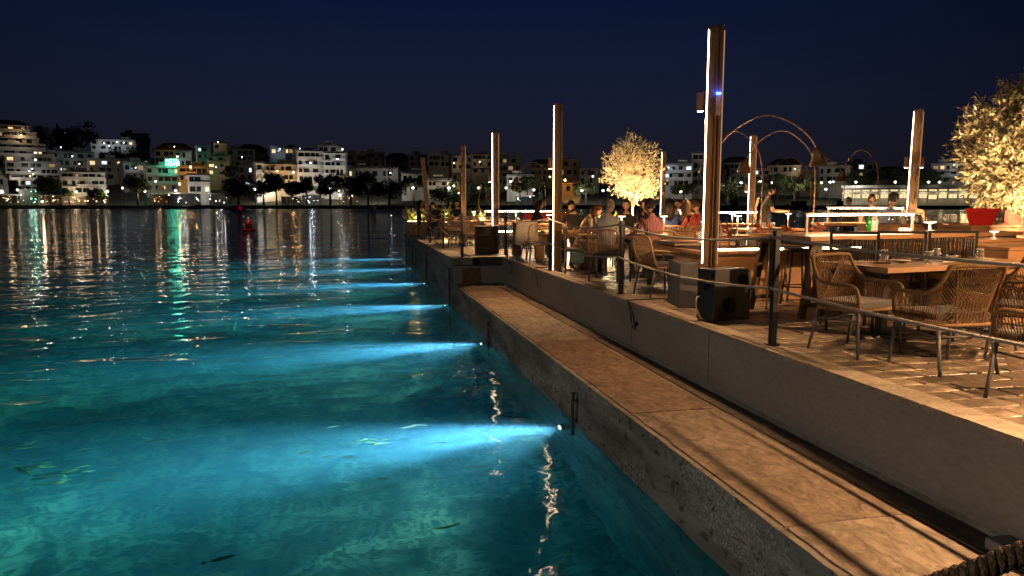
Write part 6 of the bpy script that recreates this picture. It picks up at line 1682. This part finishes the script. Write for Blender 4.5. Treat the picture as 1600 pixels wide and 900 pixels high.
# ------------------------------------------------------------------ terminal building on the far right quay
s0, s1 = spot(1325, 268), spot(1512, 268); c = (s0 + s1) / 2; W = (s1 - s0).length
TB = empty('terminal_building', (c.x, c.y, 0), -R(azim(1418)), 'long low lit terminal with a white roof edge on the far quay', 'building')
zz = lambda py: EYE + (315 - py) * 268 / 1155
tw = FAC['cream_render']
MB().box(-W / 2, 1.0, 1.2, W / 2, 14, zz(294)).build('wall', tw, TB)
MB().box(-W / 2 - .6, -.8, zz(293.6), W / 2 + .6, 14.5, zz(289.5)).build('roof', FAC['white_render'], TB)
MB().box(-W / 2, -1.6, zz(300.3), W / 2, 1.0, zz(299)).build('canopy', FAC['white_render'], TB)
nb = 14
for k in range(nb):
    x = -W / 2 + W * (k + .5) / nb; ww = W / nb * .80
    fm, panes = window_meshes(ww, 1.5)
    door = k in (3, 9)
    wo = obj('window', fm, TB, (x, .998, zz(306.5) if not door else zz(308))); obj('pane', panes['yellow' if k not in (3, 9) else 'warm'], wo)
    fm2, pn2 = window_meshes(ww, .6); wo2 = obj('window', fm2, TB, (x, .998, zz(297.6))); obj('pane', pn2['yellow'], wo2)
    MB().box(x - W / nb / 2 - .12, -1.5, 1.2, x - W / nb / 2 + .12, -1.25, zz(300.4)).build('post', FAC['white_render'], TB)
    if k % 2 == 0:
        MB().box(x - .5, -1.0, zz(300.9), x + .5, -.7, zz(300.4)).build('canopy_lamp', LIT['yellow'], TB)
        light('canopy_light', 'POINT', (x, -.6, zz(302)), 170, (1, .85, .52), parent=TB, radius=.2)
    light('roof_wash', 'POINT', (x, -2.6, zz(296)), 40, (1, .9, .62), parent=TB, radius=.2) if k % 3 == 0 else None
s0, s1 = spot(1085, 258), spot(1640, 258); c = (s0 + s1) / 2; W = (s1 - s0).length
qo = MB().box(-W / 2, 0, -4, W / 2, 30, 1.25).build('far_quay', M['concrete'], loc=(c.x, c.y, 0), rz=-R(azim(1360))); tag(qo, kind='structure')
# ------------------------------------------------------------------ boats
M['hull_dark'] = pbr('dark_blue_hull', (.03, .05, .09), .4, var=.1); M['hull_white'] = pbr('white_hull', (.6, .6, .58), .4, var=.05); M['varnish'] = pbr('cabin_paint', (.5, .48, .42), .5)
def boat(px, d, rz, l, label, hullm, mast=6.0, cabin=True):
    s = spot(px, d); o = empty('fishing_boat', (s.x, s.y, 0), R(rz) - R(azim(px)), label, 'boat', 'boats moored across the bay')
    hb = MB(); n = 10; vs = []
    for k in range(n + 1):
        t = k / n; x = -l / 2 + l * t; w = l * .16 * (1 - max(0, (t - .45) / .55) ** 2) * (.75 + .25 * min(1, t * 4)); sh = .9 + 1.3 * max(0, t - .5) ** 1.6 * 2 + .25 * (1 - t)
        vs += [(x, -w, sh), (x, -w * .75, .1), (x, 0, -.5), (x, w * .75, .1), (x, w, sh), (x, 0, sh - .15)]
    fs = []
    for k in range(n):
        for q in range(4): fs.append((k * 6 + q, k * 6 + q + 1, k * 6 + 7 + q, k * 6 + 6 + q))
        fs += [(k * 6 + 4, k * 6 + 5, k * 6 + 11, k * 6 + 10), (k * 6 + 5, k * 6, k * 6 + 6, k * 6 + 11)]
    fs.append((0, 5, 4, 3, 2, 1))
    hb.add(vs, fs, 0, True).build('hull', hullm, o)
    if cabin:
        cb = MB().box(-l * .30, -l * .08, .8, -l * .05, l * .08, 2.7).build('cabin', M['varnish'], o); MB().box(-l * .33, -l * .10, 2.701, -l * .02, l * .10, 2.82).build('roof', M['hull_white'], o)
        for q in (-.24, -.16, -.10): MB().box(l * q - .3, -l * .08 - .02, 1.7, l * q + .25, -l * .08 - .001, 2.3).build('window', M['pane_dark'], cb)
    if mast: MB().tube([(l * .05, 0, .8), (l * .05, 0, mast)], .07, 5).tube([(l * .05, 0, mast * .5), (-l * .2, 0, mast * .72)], .05, 5).tube([(l * .05, 0, mast * .95), (l * .48, 0, 2.0)], .02, 4).build('mast', M['rail'], o)
boat(1195, 243, 8, 15, 'dark fishing boat with a raised bow, behind the waiter', M['hull_dark'], 7)
boat(1265, 245, 4, 19, 'long dark fishing boat with a cabin, left of the terminal', M['hull_dark'], 8)
boat(1140, 250, 170, 10, 'white boat moored by the tallest pole', M['hull_white'], 5)
boat(1305, 252, 186, 9, 'small white boat near the end of the terminal', M['hull_white'], 0)
boat(283, 264, 4, 13, 'low dark boat moored before the bright white pavilion', M['hull_dark'], 0, False)
boat(225, 266, -3, 9, 'small boat moored left of the hotel sign reflection', M['hull_white'], 4, False)
boat(584, 240, 80, 5, 'little boat lying off the park', M['hull_white'], 0, False)
# buoys
def buoy(px, d, sc, label, light_=False):
    s = spot(px, d); o = empty('channel_buoy', (s.x, s.y, 0), 0, label, 'buoy', 'red buoys in the bay')
    rm_ = bpy.data.materials.get('buoy_red') or pbr('buoy_red', (.62, .035, .018), .45, var=.12, bump=.15)
    MB().lathe([(.0, -.4 * sc), (.80 * sc, -.3 * sc), (.95 * sc, .10 * sc), (.92 * sc, .24 * sc), (.50 * sc, .30 * sc)], 18).build('float', rm_, o)
    MB().lathe([(.46 * sc, .301 * sc), (.36 * sc, 1.55 * sc), (.20 * sc, 1.62 * sc), (.0, 1.63 * sc)], 18).build('body', rm_, o)
    MB().lathe([(.10 * sc, 1.62 * sc), (.10 * sc, 1.80 * sc), (.13 * sc, 1.81 * sc), (.13 * sc, 1.95 * sc), (.0, 2.0 * sc)], 12).build('lantern', M['hull_white'], o)
    MB().tube([(.5 * sc, 0, .28 * sc), (.55 * sc, 0, .9 * sc), (.3 * sc, 0, 1.3 * sc)], .03 * sc, 5).build('rail', rm_, o)
    if not light_: light('added_buoy_light', 'POINT', (0, -.9 * sc, 2.3 * sc), 9, (1, .8, .65), parent=o, radius=.05)  # added lamp in front of the buoy, brightens its red body
    if light_: MB().blob((0, -.3, 2.6 * sc), .38, .38, .38, 8, 6).build('red_light', emis('red_beacon', (1, .02, .01), .12), o)
buoy(387, 66, .62, 'red conical channel buoy floating in the dark bay'); buoy(375, 150, .5, 'farther red buoy with a red light, up the bay', True)
# ------------------------------------------------------------------ trees across the bay
M['farleaf'] = leafmat('far_foliage', (.075, .090, .035), (.035, .045, .018), .15); M['pineleaf'] = leafmat('pine_foliage', (.035, .048, .022), (.018, .026, .012), .1); M['brightleaf'] = leafmat('painted_lit_foliage', (.13, .15, .05), (.06, .08, .025), .2)  # brightleaf: lamplight put into a paler leaf colour
M['fartrunk'] = pbr('tree_trunk', (.13, .10, .075), .9, bump=.5)
def far_tree(px, ytop, ybot, wpx, d, label, mat='farleaf', seed=0, kind='round', ybase=None):
    r = random.Random(seed * 13 + 5); s = spot(px, d); g = (1.3 if d < 296 else hill_z(s.x, s.y) - .3)
    zt = EYE + (315 - ytop) * d / 1155; zb = EYE + (315 - ybot) * d / 1155; w = wpx * 1.22 / 1155 * d; hh = zt - zb
    o = empty('broadleaf_tree' if kind != 'cypress' else 'cypress_tree', (s.x, s.y, g), 0, label, 'tree', 'trees across the bay')
    lobes = []
    if kind == 'cypress':
        for k in range(6): t = k / 5; lobes.append(((0, 0, zb - g + hh * (.1 + .8 * t)), w * .5 * (1 - .75 * t), 1.4))
    else:
        lobes.append(((0, 0, zb - g + hh * .5), min(w, hh * 1.3) * .34, hh / max(w, hh) * 1.0 if hh < w else 1.1))
        for k in range(7):
            a = r.uniform(0, 6.28); rr = w * .30; lobes.append(((math.cos(a) * rr, math.sin(a) * rr * .7, zb - g + hh * r.uniform(.28, .78)), w * r.uniform(.16, .24), .85))
    tr = MB(); th = max(.5, zb - g + hh * .35)
    tr.tube([(0, 0, -1), (.1, 0, th * .5), (0, .1, th)], [w * .04, w * .032, w * .022], 7)
    for c, rd, sq in lobes[:6]: tr.tube(limb_path(r, (0, 0, th * .75), c, 3, .1), [w * .018, w * .014, w * .009, w * .004], 5, cap=False)
    tr.build('trunk', M['fartrunk'], o)
    mb = MB(); tot = sum(q[1] ** 2 for q in lobes); N_ = 2300
    for c, rd, sq in lobes:
        c = Vector(c)
        for k in range(int(N_ * rd ** 2 / tot)):
            dd = Vector((r.gauss(0, 1), r.gauss(0, 1), r.gauss(0, 1))).normalized(); q = rd * r.random() ** .4 * (1 + .3 * noise.noise(dd * 2 + c))
            p = c + Vector((dd.x * q, dd.y * q, dd.z * q * sq)); a = Vector((r.uniform(-1, 1), r.uniform(-1, 1), r.uniform(-1, 1))).normalized() * r.uniform(.28, .55); b = a.cross(Vector((r.uniform(-1, 1), r.uniform(-1, 1), r.uniform(-1, 1)))).normalized() * r.uniform(.15, .3)
            mb.add([p - a, p + b, p + a, p - b], [(0, 1, 2, 3)])
    mb.build('crown', M[mat], o)
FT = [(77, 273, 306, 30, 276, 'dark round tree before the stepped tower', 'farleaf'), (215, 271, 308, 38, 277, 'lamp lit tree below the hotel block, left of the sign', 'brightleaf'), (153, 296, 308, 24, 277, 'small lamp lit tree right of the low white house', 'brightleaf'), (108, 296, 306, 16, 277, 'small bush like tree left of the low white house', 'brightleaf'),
      (86, 196, 238, 42, 360, 'dark tree mass on the ridge, left one', 'pineleaf'), (134, 186, 240, 40, 365, 'tall dark round tree on the ridge', 'pineleaf'), (110, 205, 240, 34, 366, 'dark ridge tree between two larger ones', 'pineleaf'), (230, 213, 240, 24, 372, 'dark ridge tree right of the villa', 'pineleaf'), (205, 234, 256, 50, 345, 'dark slope tree above the hotel', 'pineleaf'), (178, 238, 262, 30, 350, 'dark slope tree below the ridge villa', 'pineleaf'),
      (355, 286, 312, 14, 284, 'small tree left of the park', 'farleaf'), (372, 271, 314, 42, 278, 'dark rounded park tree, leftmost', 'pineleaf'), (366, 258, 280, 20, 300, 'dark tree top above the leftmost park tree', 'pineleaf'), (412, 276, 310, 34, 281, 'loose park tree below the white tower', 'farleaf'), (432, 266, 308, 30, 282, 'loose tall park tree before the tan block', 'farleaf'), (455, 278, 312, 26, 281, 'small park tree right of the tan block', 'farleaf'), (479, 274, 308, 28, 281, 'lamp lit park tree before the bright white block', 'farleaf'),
      (516, 268, 312, 40, 279, 'dense dark park tree right of the bright white block', 'pineleaf'), (548, 272, 312, 40, 280, 'dense dark park tree, middle of three', 'pineleaf'), (575, 266, 310, 36, 283, 'dense dark park tree behind its neighbours', 'pineleaf'), (608, 271, 314, 50, 279, 'broad dark park tree nearest to the leaning pole', 'pineleaf'), (646, 279, 292, 34, 284, 'umbrella shaped tree before the white villa', 'pineleaf'),
      (725, 284, 308, 44, 290, 'dark tree clump behind the narrow pole', 'pineleaf'), (762, 282, 306, 36, 288, 'dark tree clump left of the third lit pole', 'pineleaf'), (812, 282, 304, 24, 284, 'lamp lit tree under the far arc lamps', 'brightleaf'), (824, 274, 300, 22, 295, 'dark tree behind the far arc lamps', 'farleaf'), (915, 284, 306, 34, 290, 'dark tree left of the round olive tree', 'farleaf'), (1068, 286, 306, 36, 290, 'dark tree before the cool lit block', 'pineleaf'),
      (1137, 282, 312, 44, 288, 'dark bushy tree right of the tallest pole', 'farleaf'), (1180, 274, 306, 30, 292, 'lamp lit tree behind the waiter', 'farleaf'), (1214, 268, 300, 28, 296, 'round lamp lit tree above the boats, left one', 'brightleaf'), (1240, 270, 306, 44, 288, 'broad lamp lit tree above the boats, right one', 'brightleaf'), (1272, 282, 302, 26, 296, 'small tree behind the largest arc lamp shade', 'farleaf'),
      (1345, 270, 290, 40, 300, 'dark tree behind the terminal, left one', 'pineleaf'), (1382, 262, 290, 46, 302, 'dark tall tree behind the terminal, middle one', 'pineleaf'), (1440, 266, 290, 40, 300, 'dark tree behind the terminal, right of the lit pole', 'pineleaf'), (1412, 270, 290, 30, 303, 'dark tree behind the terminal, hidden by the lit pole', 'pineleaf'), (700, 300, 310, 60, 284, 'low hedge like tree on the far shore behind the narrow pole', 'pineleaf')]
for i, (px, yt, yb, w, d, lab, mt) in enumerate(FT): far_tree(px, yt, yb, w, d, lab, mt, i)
far_tree(849, 274, 306, 12, 287, 'slim cypress left of the fourth lit pole', 'pineleaf', 71, 'cypress'); far_tree(98, 196, 214, 7, 372, 'slim cypress on the ridge between the dark trees', 'pineleaf', 72, 'cypress')
# ------------------------------------------------------------------ things afloat
rf = random.Random(4)
FLM = [leafmat('pale_leaf', (.9, .9, .8), (.75, .75, .65), .6), leafmat('yellow_green_weed', (.65, .78, .25), (.45, .6, .18), .6), leafmat('brown_leaf', (.35, .22, .10), (.25, .15, .07), .4)]
def floating(x, y, l, a, m, label, group, w=.017):
    mb = MB(); n = 6; cv = rf.uniform(-.5, .5); vs = []
    for k in range(n + 1):
        t = k / n - .5; ww = w * (1 - (2 * t) ** 2) + .001; yy = cv * l * (t * t)
        vs += [(t * l, yy - ww, .004), (t * l, yy + ww, .004), (t * l, yy, .010)]
    mb.add(vs, [f for k in range(n) for f in ((k * 3, k * 3 + 3, k * 3 + 5, k * 3 + 2), (k * 3 + 2, k * 3 + 5, k * 3 + 4, k * 3 + 1), (k * 3 + 1, k * 3 + 4, k * 3 + 3, k * 3))], 0, False)
    o = mb.build('floating_leaf', m, loc=(x, y, -.045), rz=a); tag(o, label, 'leaf', group)
def gw(px, py):
    kx = (px - 800) / 1155; ky = (py - 450) / 1155; cp, sp = math.cos(PITCH), math.sin(PITCH)
    dz = -sp - ky * cp; f = cp - ky * sp; t = -EYE / dz; v = (FH * f + RH * kx) * t; return v.x, v.y
for (px, py) in [(500, 555), (690, 690), (596, 690), (520, 665), (640, 665), (655, 662), (770, 580), (655, 575), (540, 594), (618, 597), (480, 648), (230, 683), (245, 686), (690, 575), (770, 548), (712, 606), (830, 690), (745, 727), (600, 745), (700, 820), (887, 862), (170, 748), (545, 712), (508, 712), (475, 705), (300, 618), (270, 605), (420, 560), (560, 608), (720, 560), (350, 577), (90, 640), (45, 690), (130, 700), (640, 620), (575, 530), (735, 530)]:
    x, y = gw(px, py); l = rf.uniform(.08, .20)
    k = rf.choice((0, 0, 1, 2)); floating(x, y, l * 1.35, rf.uniform(-.6, .6), FLM[k], ['pale drifting leaf on the lamp lit water', 'green weed strand drifting on the lamp lit water', 'brown leaf drifting on the lamp lit water'][k], ['pale leaves afloat', 'weed strands afloat', 'brown leaves afloat'][k])
for i, (px, py, n) in enumerate(((22, 727, 16), (78, 740, 16), (10, 700, 10), (40, 760, 7), (565, 690, 7))):
    x, y = gw(px, py); o = empty('weed_tuft', (x, y, -.05), rf.uniform(-.5, .5), ['largest weed tuft floating at the left edge', 'weed tuft floating right of the largest tuft', 'faint weed tuft above the largest one at the left edge', 'thin weed tuft nearest to the viewer at the left', 'weed tuft drifting in the nearest beam'][i], 'weed', 'floating weed tufts')
    w_ = MB()
    for k in range(n):
        a = rf.uniform(-.7, .7); p = Vector((rf.uniform(-.2, .2), rf.uniform(-.10, .10), 0)); l = rf.uniform(.08, .22); q = Vector((math.cos(a), math.sin(a), 0)) * l
        w_.tube([p, p + q * .5 + Vector((0, 0, .008)), p + q + Vector((rf.uniform(-.03, .03), rf.uniform(-.03, .03), 0))], [.006, .009, .004], 4)
    w_.build('strands', FLM[1], o)
x, y = gw(325, 862)
fi = empty('fish', (x, y, -.18), R(20), 'small dark fish near the surface in the foreground', 'fish'); MB().lathe([(.0, 0), (.018, .03), (.026, .08), (.02, .14), (.006, .19), (.0, .195)], 10).build('body', M['spk'], fi).rotation_euler = (0, R(90), 0)
MB().add([(-.0, 0, 0), (-.05, .0, .03), (-.05, .0, -.03), (-.04, .006, 0)], [(0, 1, 3), (0, 3, 2), (1, 0, 2)]).build('tail_fin', M['spk'], fi)
# unseen lamp added left of the view, to grey the faces of the sea wall
bl = empty('street_lamp', (-15, .5, .9), 0, 'street lamp on the shore road behind the viewer', 'street lamp')
MB().tube([(0, 0, 0), (0, 0, 3.2)], [.09, .05], 8).build('mast', M['darkgrey'], bl); MB().blob((0, 0, 3.4), .25, .25, .2, 10, 7).build('globe', LAMPS['white'], bl)
light('street_light', 'POINT', (.3, .1, 3.0), BACK_W, (1, .89, .76), parent=bl, radius=.25)
rd = MB().box(-40, -40, -4, 1.6, -8, .9).box(-40, -7.99, -4, -14, 3, .9).build('shore_road', M['concrete']); tag(rd, kind='structure')  # the left arm is made up to carry the added lamp
